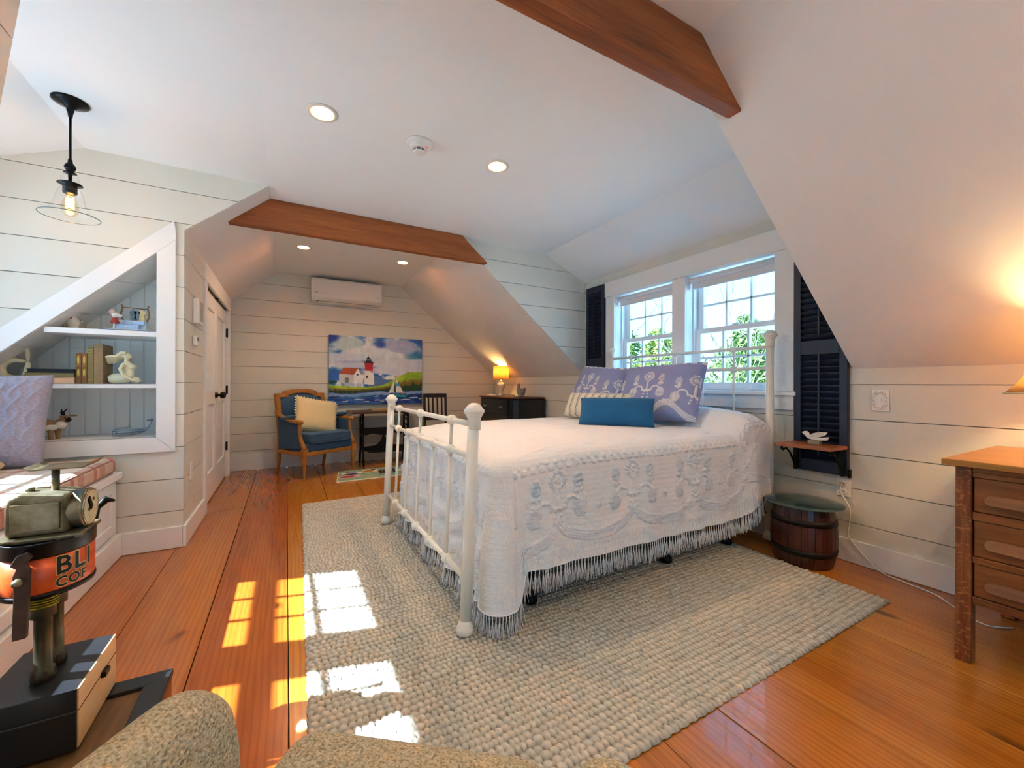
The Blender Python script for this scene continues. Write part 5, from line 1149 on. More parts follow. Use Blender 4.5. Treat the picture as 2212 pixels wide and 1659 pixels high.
# ------------------------------------------------------------------ wall fittings on the left
t = thing('alarm_panel', 'white wall control panel beside the closet door', 'control panel', (XLK, 3.68, 1.48)); m = MB(); m.box(XLK+.003, 3.60, 1.475, XLK+.038, 3.77, 1.655); m.build('housing', M_plast, t, bevel=.006); m = MB(); m.box(XLK+.0382, 3.65, 1.50, XLK+.041, 3.745, 1.64); m.build('screen', plain('panel_screen', '#b9b4a6', .2), t)
t = thing('thermostat', 'small white thermostat below the wall control panel', 'thermostat', (XLK, 3.62, 1.33)); m = MB(); m.box(XLK+.003, 3.585, 1.318, XLK+.03, 3.655, 1.385); m.build('housing', M_plast, t, bevel=.005); m = MB(); m.box(XLK+.0302, 3.60, 1.352, XLK+.032, 3.64, 1.378); m.build('display', plain('lcd', '#55524a', .2), t)
t = thing('wall_outlet', 'white outlet cover low on the narrow wall before the closet', 'outlet', (XLK, 3.54, .39)); m = MB(); m.box(XLK+.003, 3.505, .392, XLK+.011, 3.578, .506); m.build('cover_plate', M_plast, t, bevel=.003)
for z_ in (.425, .472): m = MB(); m.box(XLK+.0112, 3.525, z_-.014, XLK+.0135, 3.558, z_+.014); m.build('socket', M_plast, t, bevel=.002)
# ------------------------------------------------------------------ dark louvred shutters on the window wall
M_navy = plain('navy_shutter', '#1b2134', .38, var=.2, vs=12, spec=.5)
def shutter(y0, y1, z0, z1, label):
    t = thing('louvred_shutter', label, 'shutter', (XW-.003, (y0+y1)/2, z0), group='dark shutters beside the window')
    xa, xb = XW-.035, XW-.002; st = .042; zm0, zm1 = 1.245, 1.335
    for a, b in ((y0, y0+st), (y1-st, y1)): m = MB(); m.box(xa, a, z0, xb, b, z1); m.build('stile', M_navy, t, bevel=.003)
    for a, b in ((z0, z0+.075), (zm0, zm1), (z1-.07, z1)): m = MB(); m.box(xa+.001, y0+st, a, xb, y1-st, b); m.build('rail', M_navy, t, bevel=.003)
    m = MB(); m.box(xb-.004, y0+st, z0+.05, xb, y1-st, z1-.05); m.build('back_board', M_navy, t)
    for a, b in ((z0+.075, zm0), (zm1, z1-.07)):
        n_ = int(round((b-a)/.039)); p = (b-a)/n_
        for k_ in range(n_):
            z = a+(k_+.5)*p; m = MB(); m.box(-.017, y0+st, -.0035, .017, y1-st, .0035); m.xf(Matrix.Translation((XW-.021, 0, z)) @ rot(0, 50, 0)); m.build('louvre', M_navy, t)
    yc = (y0+y1)/2
    for a, b in ((z0+.1, zm0+.0), (zm1+.03, z1-.1)): m = MB(); m.box(XW-.045, yc-.006, a, XW-.036, yc+.006, b); m.build('tilt_rod', M_navy, t, bevel=.002)
    return t
sR = shutter(1.166, 1.46, .508, 2.105, 'dark navy louvred shutter behind the small wall shelf near the camera')
sL = shutter(3.30, 3.595, .508, 2.112, 'dark navy louvred shutter in the far corner of the dormer')
m = MB(); m.box(XW-.03, 1.156, .50, XW-.004, 1.1655, .55); m.build('hinge', M_black, sR)
# little shelf on iron brackets
SZ = .672
t = thing('wall_shelf', 'small brown wooden shelf on black iron brackets fixed to the shutter', 'shelf', (XW-.1, 1.31, SZ))
m = MB(); m.box(XW-.235, 1.163, SZ-.002, XW-.037, 1.462, SZ+.018); m.build('shelf_board', wood('shelf_wood', '#8a4a26', '#a85f34', '#b9744a', axis=1, rough=.4), t, bevel=.003)
for y in (1.185, 1.44):
    m = MB(); m.tube([(XW-.215, y, SZ-.012), (XW-.2, y, SZ-.028), (XW-.16, y, SZ-.02), (XW-.12, y, SZ-.05), (XW-.075, y, SZ-.105), (XW-.055, y, SZ-.15)], [.009, .007, .006, .006, .007, .006], 8); b_ = m.build('bracket', M_cast, t)
    m = MB(); m.box(XW-.056, y-.011, SZ-.165, XW-.047, y+.011, SZ-.004); m.box(XW-.205, y-.01, SZ-.008, XW-.05, y+.01, SZ-.0025); m.build('bracket_plate', M_cast, b_, bevel=.002)
# wooden bird
t = thing('bird_figurine', 'white wooden bird with yellow beak on a block on the small shelf', 'figurine', (XW-.13, 1.29, SZ+.018))
bx, by, bz = XW-.135, 1.292, SZ+.0192
m = MB(); m.box(bx-.018, by-.032, bz, bx+.018, by+.03, bz+.026); m.build('wood_block', wood('block_wood', '#8a7456', '#a8927a', '#bfa98c', axis=1), t, bevel=.002)
B = [(.066, .066), (.058, .074), (.045, .078), (.034, .07), (.024, .055), (.0, .045), (-.03, .042), (-.075, .052), (-.068, .03), (-.03, .026), (.01, .0275), (.035, .033), (.05, .05)]
m = MB(); m.prism([(by+p, bz+q) for p, q in B], lambda p, q, d: (bx+d, p, q), -.01, .01); m.build('body', plain('bird_white', '#ece6dc', .6), t, bevel=.004)
Wg = [(.02, .05), (.005, .066), (-.02, .075), (-.06, .076), (-.052, .062), (-.035, .05), (-.01, .042)]
for e in (-1, 1): m = MB(); m.prism([(by+p, bz+q) for p, q in Wg], lambda p, q, d: (bx+e*(.0105+d+max(0, q-bz-.05)*.4), p, q), 0, .004); m.build('wing', plain('bird_white', '#ece6dc', .6), t, bevel=.001)
m = MB(); m.lathe([(.004, 0), (0, .014)], 8, (bx, by+.064, bz+.067), rot(-90, 0, 0)); m.build('beak', plain('bird_beak', '#d69a3a', .5), t)
m = MB(); m.ell((bx-.011, by+.048, bz+.068), .0022, 8, 6); m.build('eye', M_black, t)

# ------------------------------------------------------------------ outlet with plug and cable, switch plate
t = thing('wall_outlet', 'white electrical outlet with a plugged cable below the shutter', 'outlet', (XW, 1.195, .435)); m = MB(); m.box(XW-.009, 1.158, .382, XW-.002, 1.232, .487); m.build('cover_plate', M_plast, t, bevel=.003)
for z_ in (.41, .458):
    m = MB(); m.lathe([(.019, 0), (.019, .003), (.017, .004)], 20, (XW-.009, 1.195, z_), rot(0, -90, 0)); s_ = m.build('socket', M_plast, t)
    for dy in (-.006, .006): m = MB(); m.box(XW-.0142, 1.195+dy-.0012, z_-.001, XW-.0128, 1.195+dy+.0012, z_+.009); m.build('slot', M_black, s_)
t = thing('light_switch', 'white decorative switch plate on the shiplap left of the desk lamp', 'switch', (XW, 1.02, .967)); m = MB(); m.box(XW-.008, .982, .906, XW-.002, 1.062, 1.028); m.build('cover_plate', M_plast, t, bevel=.004)
m = MB(); m.box(XW-.016, 1.016, .957, XW-.008, 1.028, .982); m.build('toggle', M_plast, t, bevel=.002)
M_pearl = plain('pearl_shell', '#e9dfd2', .15, var=.15, vs=60, spec=.8)
for k_ in range(14):
    a = 2*PI*k_/14; yy, zz = 1.022+.03*math.cos(a), .967+.048*math.sin(a); m = MB(); m.ell((XW-.009, yy, zz), (.004, .008, .009), 8, 6, rot(40*math.sin(k_*3), 0, 0)); m.build('shell_inlay', M_pearl, t)
t = thing('power_cable', 'thin white power cable trailing from the outlet to the desk', 'cable', (XW-.05, .9, 0))
P = [(XW-.03, 1.205, .458), (XW-.04, 1.19, .40), (XW-.045, 1.165, .36), (XW-.05, 1.145, .32), (XW-.045, 1.15, .24), (XW-.04, 1.16, .17), (XW-.035, 1.14, .13), (XW-.04, 1.08, .07), (XW-.05, 1.0, .012), (XW-.07, .9, .004), (XW-.10, .78, .004), (XW-.17, .70, .004), (XW-.23, .64, .004), (XW-.27, .56, .004), (XW-.2, .5, .004)]
def smoothpath(P, n=6):
    P = [Vector(p) for p in P]; out = []
    for i in range(len(P)-1):
        p0, p1, p2, p3 = P[max(i-1, 0)], P[i], P[i+1], P[min(i+2, len(P)-1)]
        for k_ in range(n):
            t_ = k_/n; out.append(.5*((2*p1)+(-p0+p2)*t_+(2*p0-5*p1+4*p2-p3)*t_*t_+(-p0+3*p1-3*p2+p3)*t_**3))
    return out+[P[-1]]
m = MB(); m.tube(smoothpath(P), .0032, 8); m.build('flex', plain('white_flex', '#e8e2d8', .45), t)
m = MB(); m.box(XW-.034, 1.192, .449, XW-.0135, 1.214, .468); m.build('plug', plain('tan_plug', '#cdb28e', .45), t, bevel=.004)

# ------------------------------------------------------------------ barrel with glass top
BRX, BRY = 2.72, 1.305
t = thing('barrel_table', 'small dark wooden barrel with round glass top standing by the bed', 'side table', (BRX, BRY, 0))
M_stave = wood('barrel_wood', '#2a120b', '#4a2014', '#633024', axis=2, scale=1.5, rough=.3); M_hoop = plain('barrel_hoop', '#1a120e', .45, .5)
rad = lambda z: .137+.030*(1-((z-.17)/.19)**2)
NS = 16
for k_ in range(NS):
    a0, a1 = 2*PI*k_/NS+.008, 2*PI*(k_+1)/NS-.008; zs_ = np.linspace(.001, .345, 9); m = MB(); vs = []
    for z in zs_:
        for a, dr in ((a0, 0), ((a0+a1)/2, .001), (a1, 0), (a1, -.014), (a0, -.014)): r = rad(z)+dr; vs.append((BRX+r*math.cos(a), BRY+r*math.sin(a), z))
    fs = [(i*5+j, i*5+(j+1) % 5, (i+1)*5+(j+1) % 5, (i+1)*5+j) for i in range(8) for j in range(5)]+[(4, 3, 2, 1, 0), (40, 41, 42, 43, 44)]
    m.add(vs, fs, False); m.build('stave', M_stave, t)
for z in (.09, .262): m = MB(); m.lathe([(rad(z-.016)+.001, -.016), (rad(z-.016)+.004, -.016), (rad(z+.016)+.004, .016), (rad(z+.016)+.001, .016)], 40, (BRX, BRY, z)); m.build('hoop', M_hoop, t)
m = MB(); m.lathe([(0, .325), (.125, .325), (.125, .335), (0, .335)], 32, (BRX, BRY, 0)); m.build('barrel_head', M_stave, t)
k = Nodes('green_glass'); k.b.inputs['Transmission Weight'].default_value = .92; k.b.inputs['Base Color'].default_value = lin4('#a9d3c4'); k.set(.03); k.b.inputs['IOR'].default_value = 1.5
GX, GY = BRX-.005, BRY-.005
m = MB(); m.lathe([(0, .3465), (.185, .3465), (.197, .353), (.196, .358), (.165, .364), (0, .364)], 56, (GX, GY, 0)); m.build('glass_top', k.m, t)

# ------------------------------------------------------------------ oak desk
M_qoak = wood('quartered_oak', '#4a1d0d', '#743819', '#b97843', axis=2, scale=1.6, rough=.38, ray=True); M_oakd = wood('desk_oak', '#54280f', '#884e22', '#a56c34', axis=1, scale=1.5, rough=.4, bump=.2); M_oakt = wood('desk_top_oak', '#80501f', '#a8712f', '#bd8a44', axis=1, rough=.33)
M_oakp = wood('pull_oak', '#5e3416', '#935c2c', '#a8743c', axis=1, scale=1.5, rough=.35, bump=.2)
FX, DYE = 2.262, .556
t = thing('oak_desk', 'oak desk with carved wooden drawer pulls at the right edge', 'desk', (2.6, .0, 0))
YN_ = -.90
m = MB(); m.box(2.226, YN_-.03, .746, XW-.03, DYE+.03, .77); m.build('desk_top', M_oakt, t, bevel=.004)
for y0, y1 in ((DYE-.042, DYE), (YN_, YN_+.042), (.03, .072), (-.40, -.358)):
    for x in (FX, XW-.1): m = MB(); m.box(x, y0, 0, x+.055, y1, .745); m.build('leg', M_qoak, t, bevel=.003)
def bank(y0, y1):
    m = MB(); m.box(FX+.03, y0, .235, XW-.1, y1, .745); m.build('case', M_oakd, t)
    for a, b in ((.725, .745), (.706, .7245), (.545, .575), (.383, .407), (.228, .257)): m = MB(); m.box(FX+.006, y0, a, FX+.03, y1, b); m.build('drawer_rail', M_oakd, t, bevel=.002)
    for a, b in ((.577, .704), (.409, .543), (.259, .381)):
        m = MB(); m.box(FX+.012, y0+.002, a, FX+.034, y1-.002, b); d_ = m.build('drawer', M_oakd, t, bevel=.003)
        zc = a+(b-a)*.40; yc = (y0+y1)/2; L2 = (y1-y0)/2-.03; Q = []
        for th in np.linspace(-PI/2, PI/2, 9): Q.append((yc+L2-.02+.02*math.cos(th), zc+.02*math.sin(th)))
        for th in np.linspace(PI/2, 1.5*PI, 9): Q.append((yc-L2+.02+.02*math.cos(th), zc+.02*math.sin(th)))
        m = MB(); m.prism(Q, lambda p, q, dd: (FX-.008+dd+.010*smooth01((q-zc+.02)/.04), p, q), 0, .0208); m.build('wooden_pull', M_oakp, d_, bevel=.003)
        m = MB(); m.lathe([(.011, 0), (.011, .003), (.004, .004), (0, .004)], 14, (FX+.012, yc, b-.022), rot(0, -90, 0)); m.build('keyhole', M_black, d_)
bank(.074, DYE-.044); bank(YN_+.044, -.402)
m = MB(); m.box(FX+.01, -.356, .63, FX+.03, .028, .745); m.build('apron', M_oakd, t)
# desk lamp
KX, KY = 2.62, .28
t = thing('desk_lamp', 'table lamp with glowing flared cream shade on the oak desk', 'lamp', (KX, KY, .77))
M_brass = plain('brass', '#9a7635', .3, .9)
m = MB(); m.lathe([(.075, .0012), (.078, .01), (.04, .025), (.02, .05), (.016, .09), (.03, .12), (.036, .15), (.02, .19), (.011, .21), (.011, .27)], 28, (KX, KY, .77)); m.build('lamp_base', M_brass, t)
M_sh2 = shade_mat('flared_shade', '#ecd29a'); n_ = 48; prof = [(.218, 1.022), (.19, 1.055), (.162, 1.105), (.136, 1.165), (.112, 1.225), (.092, 1.285)]
prof2 = prof+[(r-.003, z) for r, z in prof[::-1]]
m = MB(); vs = [(KX+r*math.cos(2*PI*k_/n_), KY+r*math.sin(2*PI*k_/n_), z) for r, z in prof2 for k_ in range(n_)]; N2 = len(prof2)
m.add(vs, [(i*n_+k_, i*n_+(k_+1) % n_, ((i+1) % N2)*n_+(k_+1) % n_, ((i+1) % N2)*n_+k_) for i in range(N2) for k_ in range(n_)], True); m.build('lamp_shade', M_sh2, t)
for r, z in ((.2185, 1.022), (.0925, 1.285)): m = MB(); m.tube([(KX+r*math.cos(2*PI*k_/n_), KY+r*math.sin(2*PI*k_/n_), z) for k_ in range(n_+1)], .004, 6); m.build('shade_trim', fabric('shade_trim', '#d9c9a4', 200), t)
m = MB(); m.ell((KX, KY, 1.12), (.028, .028, .045), 14, 10); m.build('bulb', glow('warm_bulb_big', '#ffc070', 6.0), t)
l = bpy.data.lights.new('desk_lamp_bulb', 'POINT'); l.energy = 6.5; l.color = (1, .68, .32); l.shadow_soft_size = .04; o = bpy.data.objects.new('desk_lamp_bulb', l); COL.objects.link(o); o.parent = t; o.location = (0, 0, .41)
# ------------------------------------------------------------------ folk-art figure: kitchen scale on a coffee tin on pipe legs on a box
M_bbox = plain('black_paint', '#1b1b1d', .3, var=.12, vs=8, spec=.5); M_raw = wood('raw_pine', '#b88a5a', '#d3aa78', '#e3c596', axis=1, rough=.5)
BZT = .33; TZ = .094
fr_ = thing('framed_board', 'black framed wooden board lying flat on the floor under the black box', 'board', (-.5, 1.4, 0))
fx0, fx1, fy0, fy1 = -.80, -.325, 1.08, 1.733; fw = .062
for P in ([(fx0, fy1), (fx1, fy1), (fx1-fw, fy1-fw), (fx0+fw, fy1-fw)], [(fx1, fy1), (fx1, fy0), (fx1-fw, fy0+fw), (fx1-fw, fy1-fw)], [(fx1, fy0), (fx0, fy0), (fx0+fw, fy0+fw), (fx1-fw, fy0+fw)], [(fx0, fy0), (fx0, fy1), (fx0+fw, fy1-fw), (fx0+fw, fy0+fw)]):
    m = MB(); m.prism(P, lambda p, q, d: (p, q, d), .085, .106); m.build('frame_rail', M_bbox, fr_, bevel=.002, seg=1)
m = MB(); m.box(fx0+.004, fy0+.004, .001, fx1-.004, fy1-.004, .0845); m.build('edge_board', wood('edge_wood', '#7c3e1e', '#a35a2c', '#b87440', axis=1), fr_)
m = MB(); m.box(fx0+fw, fy0+fw, .0852, fx1-fw, fy1-fw, TZ); m.build('wood_panel', wood('panel_wood', '#4a3018', '#70502e', '#8f6c44', axis=1, rough=.5), fr_)
fg = thing('folk_art_figure', 'robot-like figure made from an old scale, coffee tin and pipes on a black box', 'sculpture', (-.51, 1.43, .19))
bx0, bx1, by0, by1 = -.60, -.424, 1.318, 1.558; zb = .19
m = MB(); m.box(bx0, by0, zb, bx1, by1, BZT); m.build('black_box', M_bbox, fg, bevel=.002)
m = MB(); m.box(bx1+.0004, by0+.003, zb+.003, bx1+.0035, by1-.001, BZT-.001); m.build('raw_wood_side', M_raw, fg)
m = MB(); m.box(bx1+.0004, by0+.003, BZT-.052, bx1+.0042, by1-.001, BZT-.050); m.build('lid_gap', M_sub, fg)
m = MB(); m.box(bx1+.003, by0+.13, BZT-.06, bx1+.014, by0+.165, BZT-.045); m.build('box_latch', M_black, fg, bevel=.003)
m = MB(); m.box(bx0-.002, by0-.003, BZT-.052, bx1+.002, by0-.0004, BZT-.05); m.build('lid_seam', plain('lid_seam', '#4a4643', .5), fg)
M_pipe_ = plain('old_brass_pipe', '#57503c', .4, .75, var=.25, vs=30); M_rust = plain('rusty_iron', '#4a3428', .6, .5, var=.3, vs=40); M_ring = plain('brass_ring', '#a08a26', .3, .85)
CX, CY, CZ0, CZ1, CR = -.51, 1.435, .545, .672, .095
for y, x in ((1.398, -.507), (1.470, -.512)):
    m = MB(); m.lathe([(.02, .0005), (.022, .01), (.02, .028), (.016, .034), (.0155, .15), (.022, .153), (.022, .175), (.024, .178)], 16, (x, y, BZT)); m.build('pipe_leg', M_pipe_, fg)
    m = MB(); m.lathe([(.0205, .0006), (.0235, .01), (.0215, .026)], 6, (x, y, BZT), smooth=False); m.build('hex_foot', M_rust, fg)
    for k_ in range(6): z = BZT+.181+.0062*k_; m = MB(); m.tube([(x+.0245*math.cos(2*PI*j/24), y+.0245*math.sin(2*PI*j/24), z) for j in range(25)], .0031, 6); m.build('brass_ring', M_ring, fg)
# tin: oval can, rounded seams, red-orange label
k = Nodes('tin_label'); k.set(.35, .2); n = k.noise(k.coords((1, 1, 1.4)), 9, 5); k.link(k.ramp(n, [(.25, '#8f2a12'), (.42, '#c4451a'), (.58, '#d9591f'), (.75, '#a8330f')]), k.b.inputs['Base Color']); M_label = k.m
M_tin = plain('black_tin', '#15110f', .35, .6, var=.2, vs=20)
SXY = (.82, 1.0)
m = MB(); m.lathe([(CR-.004, CZ0+.004), (CR, CZ0+.012), (CR, CZ1-.036)], 56, (CX, CY, 0), sx=SXY[0]); m.build('tin_body', M_label, fg)
m = MB(); m.lathe([(CR-.012, CZ0-.004), (CR+.001, CZ0-.002), (CR+.0025, CZ0+.004), (CR+.0015, CZ0+.009)], 56, (CX, CY, 0), sx=SXY[0]); m.build('bottom_rim', M_tin, fg)
m = MB(); m.lathe([(CR+.001, CZ1-.036), (CR+.0025, CZ1-.034), (CR+.0025, CZ1-.006), (CR+.004, CZ1-.003), (CR+.003, CZ1), (CR-.004, CZ1-.003), (CR-.006, CZ1-.008), (0, CZ1-.008)], 56, (CX, CY, 0), sx=SXY[0]); m.build('lid', M_tin, fg)
def can_text(s_, z0, size, a_mid, mat, dr, grow):
    c = bpy.data.curves.new('txt', 'FONT'); c.body = s_; c.size = size; c.offset = grow; c.space_character = 1.15; c.resolution_u = 3
    o = bpy.data.objects.new('txt', c); COL.objects.link(o); dg = bpy.context.evaluated_depsgraph_get(); me = bpy.data.meshes.new_from_object(o.evaluated_get(dg)); COL.objects.unlink(o); bpy.data.objects.remove(o)
    bm = bmesh.new(); bm.from_mesh(me); bmesh.ops.triangulate(bm, faces=bm.faces[:])
    for _ in range(3): bmesh.ops.subdivide_edges(bm, edges=[e for e in bm.edges if e.calc_length() > .012], cuts=1); bmesh.ops.triangulate(bm, faces=[f for f in bm.faces if len(f.verts) > 3])
    for v in bm.verts:
        a = a_mid + v.co.x/CR; r = CR+dr; v.co = Vector((CX+r*math.cos(a)*SXY[0], CY+r*math.sin(a), z0+v.co.y))
    bm.to_mesh(me); bm.free(); inv = chain(fg).inverted(); me.transform(inv); me.name = 'lettering'
    return link('lettering', me, mat, fg)
M_lb = plain('letter_black', '#1b120c', .4); M_ly = plain('letter_outline', '#d8c27a', .4)
A0 = math.radians(-60)
can_text('BLI', CZ0+.046, .058, A0, M_ly, .0009, .0028); can_text('BLI', CZ0+.046, .058, A0, M_lb, .0016, .0012)
can_text('COF', CZ0+.016, .032, A0, M_ly, .0009, .0022); can_text('COF', CZ0+.016, .032, A0, M_lb, .0016, .0008)
# kitchen scale on top
k = Nodes('aged_tin'); k.set(.42, .75); vec = k.coords(); n = k.noise(vec, 14, 6, .65); k.link(k.ramp(n, [(.3, '#4a3c22'), (.48, '#7d6f52'), (.66, '#9b9078')]), k.b.inputs['Base Color']); k.bump(n, .25, .003); M_aged = k.m
z = CZ1-.007
m = MB(); m.prism([(-.085, -.062), (.085, -.062), (.085, .062), (-.085, .062)], lambda p, q, d: (CX+p*.9+.0, CY+q, d), z+.0005, z+.012); m.build('scale_foot', M_aged, fg, bevel=.004)
m = MB(); m.prism([(-.075, z+.012), (.06, z+.012), (.06, z+.105), (-.045, z+.115), (-.066, z+.105), (-.075, z+.085)], lambda p, q, d: (CX+p*.80, d, q), CY-.047, CY+.047); m.build('scale_body', M_aged, fg, bevel=.009, seg=3)
m = MB(); m.box(CX-.048, CY-.051, z+.024, CX+.034, CY-.0475, z+.09); m.build('side_plate', M_aged, fg, bevel=.003)
RY = rot(0, 90, 0)
m = MB(); m.lathe([(.044, 0), (.046, .004), (.046, .035), (.048, .037), (.048, .041), (.045, .042)], 36, (CX+.03, CY, z+.06), RY); m.build('dial_drum', M_aged, fg)
m = MB(); m.lathe([(.0445, .0424), (.0445, .044)], 36, (CX+.03, CY, z+.06), RY); m.build('dial_face', plain('dial_paper', '#c6b78f', .5, var=.2, vs=25), fg)
m = MB(); m.box(-.0015, -.006, -.004, .0015, .006, .03, Matrix.Translation((CX+.0755, CY, z+.06)) @ rot(35, 0, 0)); m.build('dial_pointer', M_black, fg)
for a, r, s_ in ((50, .022, .0045), (120, .026, .004), (200, .012, .005)): m = MB(); m.ell((CX+.0745, CY+r*math.cos(math.radians(a)), z+.06+r*math.sin(math.radians(a))), (.0015, s_, s_), 10, 6); m.build('dial_rivet', M_rust, fg)
m = MB(); m.tube([(CX+.073, CY+.0445*math.cos(2*PI*j/36), z+.06+.0445*math.sin(2*PI*j/36)) for j in range(37)], .0025, 6); m.build('dial_bezel', plain('nickel_bezel', '#a59c88', .2, .9), fg)
m = MB(); m.tube([(CX+.01, CY, z+.10), (CX+.01, CY, z+.165)], .0075, 10); m.build('pan_post', M_aged, fg)
m = MB(); Q = [(-.075, .0), (-.06, -.006), (.055, -.006), (.07, .006), (.072, .008), (.055, -.003), (-.06, -.003), (-.075, .003)]
m.prism([(p, q) for p, q in Q], lambda p, q, d: (CX+.03+p*.8, CY+d, z+.172+q), -.045, .045); m.build('scale_pan', M_aged, fg, bevel=.001)
m = MB(); m.tube([(CX-.03, CY-.01, z+.112), (CX-.03, CY-.01, z+.122)], .008, 10); m.build('adjust_screw', M_aged, fg)
# arms: old tools bolted to the tin
ax_, ay_ = CX-.013, CY-CR-.014
m = MB(); Q = [(-.004, .634), (.006, .655), (.022, .66), (.03, .648), (.02, .636), (.027, .62), (.026, .58), (.022, .47), (.0, .468), (.002, .58), (.0, .61), (.006, .626), (-.014, .64)]
m.prism(Q[:12], lambda p, q, d: (ax_-.005+p, ay_+d, q), -.006, .006); a_ = m.build('arm', M_rust, fg, bevel=.002)
m = MB(); m.lathe([(.009, 0), (.009, .012), (.006, .018), (0, .018)], 12, (ax_+.006, ay_-.004, .598), rot(90, 0, 0)); m.build('bolt', M_aged, a_)
m = MB(); m.tube([(CX+.05, CY+.075, .60), (CX+.062, CY+.08, .70), (CX+.08, CY+.082, .722), (CX+.097, CY+.083, .716)], [.006, .007, .01, .003], 8); m.build('arm', M_black, fg)

fg.location = (-.566, 1.587, .1075); fg.scale = (1.11, 1.11, 1.11)

# ------------------------------------------------------------------ boucle armchair the picture is taken over
k = Nodes('boucle'); k.set(.95, spec=.12); vec = k.coords(); vo = k.new('TexVoronoi'); vo.inputs['Scale'].default_value = 190; k.link(vec, vo.inputs['Vector']); n = k.noise(vec, 240, 3)
k.link(k.ramp(n, [(.32, '#8f8065'), (.5, '#b9ab8f'), (.68, '#cdc1a8')]), k.b.inputs['Base Color']); k.bump(k.mix(.5, vo.outputs['Distance'], n), .9, .006); M_bou = k.m
ch = thing('boucle_armchair', 'beige boucle armchair in the foreground, seen from behind', 'armchair', (-.02, .30, 0), -math.radians(37.3))
# local: +y = facing, x across; arms end at y = aF
def C3(m, nm, mat=M_bou, **k_): return m.build(nm, mat, ch, world=False, **k_)
Lc = chain(ch).inverted() @ Vector((-.108, .732, .6)); Rc = chain(ch).inverted() @ Vector((.335, .40, .6))
def soft_bar(x, y0, y1, z0, z1, w_, nose):
    """upholstered arm: rounded top, domed front end"""
    n_, mm = 20, 30; vs = []
    for j in range(mm):
        s_ = j/(mm-1); y = y0+(y1-y0)*s_; e = max(0, (y-(y1-nose))/nose); sc = math.sqrt(max(0, 1-e**2.4)) if e > 0 else 1; sc = max(sc, .02)
        for i in range(n_):
            a = 2*PI*i/n_; ca, sa = math.cos(a), math.sin(a); ex = abs(ca)**.6*math.copysign(1, ca); ez = abs(sa)**.6*math.copysign(1, sa)
            zc, hz = (z0+z1)/2, (z1-z0)/2; zz = zc+ez*hz
            if zz > zc: zz = zc+(zz-zc)*(.35+.65*sc) if e > 0 else zz
            vs.append((x+ex*w_/2*sc, y if e < 1 else y1, zz))
    m = MB(); m.add(vs, [(j*n_+i, j*n_+(i+1) % n_, (j+1)*n_+(i+1) % n_, (j+1)*n_+i) for j in range(mm-1) for i in range(n_)]+[tuple(range(n_))[::-1], tuple(range((mm-1)*n_, mm*n_))], True); return m
yb = -.30
C3(soft_bar(Lc.x+.006, yb, Lc.y+.055, .1, .632, .118, .11), 'arm', sub=1); C3(soft_bar(Rc.x+.02, yb, Rc.y+.035, .1, .618, .12, .09), 'arm', sub=1)
m = MB(); m.box(Lc.x+.045, yb+.05, .22, Rc.x-.045, Lc.y+.165, .458); C3(m, 'seat_cushion', bevel=.06, seg=6)
m = MB(); m.box(Lc.x-.08, yb-.12, .12, Rc.x+.08, yb+.06, .76); C3(m, 'backrest', bevel=.07, seg=6)
m = MB(); m.box(Lc.x-.03, yb-.05, .1, Rc.x+.03, Lc.y+.06, .24); C3(m, 'seat_base', bevel=.03, seg=4)
for x in (Lc.x, Rc.x):
    for y in (yb, Lc.y-.02): m = MB(); m.tube([(x, y, 0), (x, y, .12)], [.016, .024], 10); C3(m, 'leg', M_dark)

# ------------------------------------------------------------------ outdoors beyond the dormer window
g_ = MB(); g_.box(-60, -60, -3.2, 80, 60, -3.1); tag(g_.build('lawn_ground', plain('pale_bounce_ground', '#c6c8c0', .95, var=.3, vs=.4)), kind='structure')  # ground colour lightened to bounce sunlight up through the windows
M_bark = plain('pale_bark', '#7d7571', .8, var=.2, vs=8); M_leaf = plain('evergreen_leaf', '#56702a', .7, var=.45, vs=3); M_leaf2 = plain('yellow_green_leaf', '#7d8a3c', .7, var=.4, vs=3); M_twig = plain('pale_twig', '#8f867d', .8, var=.2, vs=8)
def bare_tree(x, y, h, r, seed, label, spread=.5, depth=6):
    R_ = random.Random(seed); t = thing('bare_tree', label, 'tree', (x, y, -3.1), group='trees outside the window'); tr = MB(); br = MB()
    def grow(p, d, ln, rad_, lv):
        pts = [p]; q = p
        for i in range(3): d = (d+Vector((R_.uniform(-.14, .14), R_.uniform(-.14, .14), R_.uniform(-.02, .12)))).normalized(); q = q+d*ln/3; pts.append(q)
        (tr if lv <= 1 else br).tube(pts, [rad_, rad_*.88, rad_*.76, rad_*.62], 7 if lv < 2 else 4, lv < 2)
        if lv >= depth: return
        for k_ in range(2 if lv < 1 else R_.choice((2, 3, 3))):
            dd = (d*.75+Vector((R_.uniform(-1, 1), R_.uniform(-1, 1), R_.uniform(-.1, .75)))*spread).normalized(); grow(pts[R_.choice((2, 3, 3))] if k_ else q, dd, ln*R_.uniform(.66, .86), rad_*.6, lv+1)
    grow(Vector((x, y, -3.1)), Vector((R_.uniform(-.08, .08), R_.uniform(-.08, .08), 1)), h*.34, r, 0)
    tr.build('trunk', M_bark, t); o = br.build('branches', M_twig, t); o['kind'] = 'stuff'
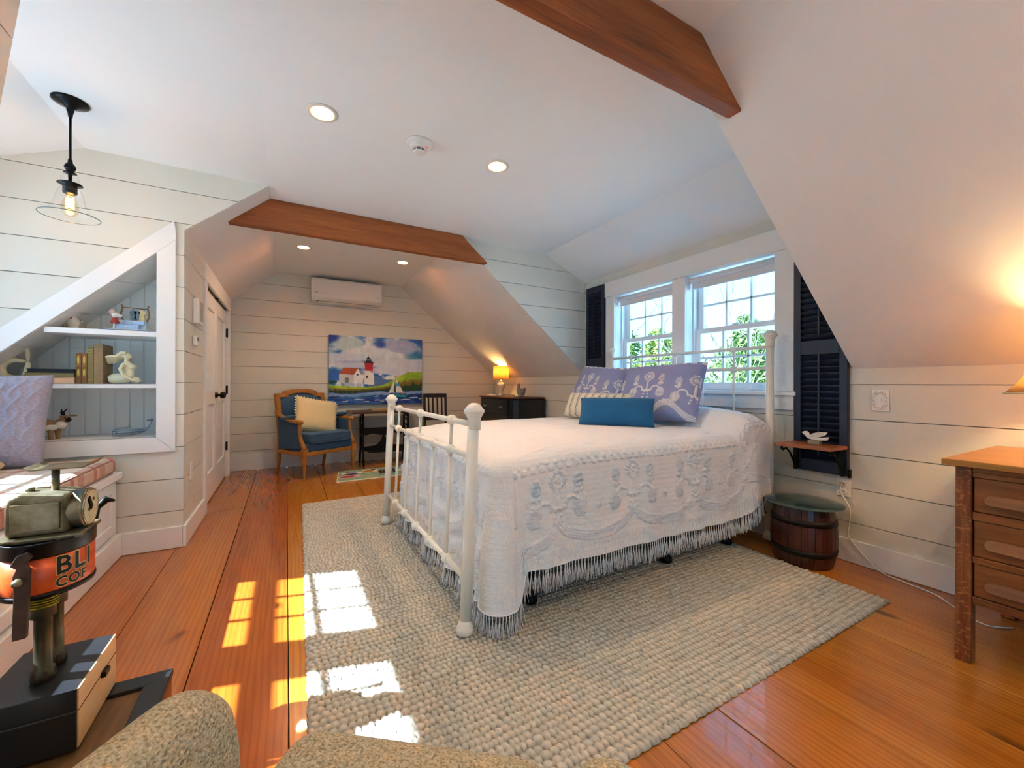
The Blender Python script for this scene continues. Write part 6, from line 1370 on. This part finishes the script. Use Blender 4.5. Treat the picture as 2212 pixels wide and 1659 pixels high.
def leafy(x, y, h, w_, seed, mat, label, n=2600, z0=-3.1, sz=.13):
    R_ = random.Random(seed); t = thing('evergreen_tree', label, 'tree', (x, y, z0), group='trees outside the window')
    m = MB(); m.tube([(x, y, z0), (x, y, z0+h*.8)], [.12, .03], 8); m.build('trunk', M_bark, t); m = MB()
    for _ in range(n):
        f_ = R_.random()**.8; a = R_.uniform(0, 2*PI); rr = w_*(1-f_**2.5*.9)*(.35+.65*R_.random())*(.8+.3*math.sin(a*5+f_*14)); c = Vector((x+rr*math.cos(a), y+rr*math.sin(a), z0+.4+h*f_-.12*rr))
        u_ = Vector((R_.uniform(-1, 1), R_.uniform(-1, 1), R_.uniform(-.6, .6))).normalized(); v_ = u_.cross(Vector((R_.uniform(-1, 1), R_.uniform(-1, 1), R_.uniform(-1, 1)))).normalized(); s_ = sz*R_.uniform(.5, 1.1)
        m.add([c-u_*s_, c+v_*s_*.45, c+u_*s_, c-v_*s_*.45], [(0, 1, 2, 3)])
    o = m.build('foliage', mat, t); o['kind'] = 'stuff'
bare_tree(15.5, 9.2, 13, .13, 3, 'tall pale bare tree at the right side of the window view', .5, 7)
bare_tree(17.5, 13.5, 13, .12, 8, 'bare winter tree in the middle of the window view', .5, 7)
bare_tree(16.5, 17.0, 12, .12, 14, 'bare winter tree at the left of the window view', .55, 7)
bare_tree(10.0, 6.0, 5.2, .05, 21, 'low pale shrub of bare twigs below the near window', .6, 7)
bare_tree(20, 12.2, 13, .13, 31, 'distant bare tree behind the others outside', .55, 7)
leafy(12.5, 7.6, 5.9, 2.0, 1, M_leaf, 'green evergreen tree behind the near window', 5200); leafy(12.0, 10.6, 5.8, 2.0, 2, M_leaf2, 'yellow green leafy tree in the far window', 5200)
leafy(16, 9.8, 6.3, 2.5, 3, M_leaf2, 'pale leafy tree behind the tall bare tree', 5200); leafy(14, 14.2, 6.3, 2.3, 4, M_leaf, 'dense evergreen at the left of the far window', 5200)
leafy(17.5, 14.0, 6.6, 2.6, 6, M_leaf, 'evergreen tree farthest back outside', 5200); leafy(14.5, 12.0, 6.0, 2.0, 9, M_leaf2, 'yellow green tree between two evergreens outside', 4600)
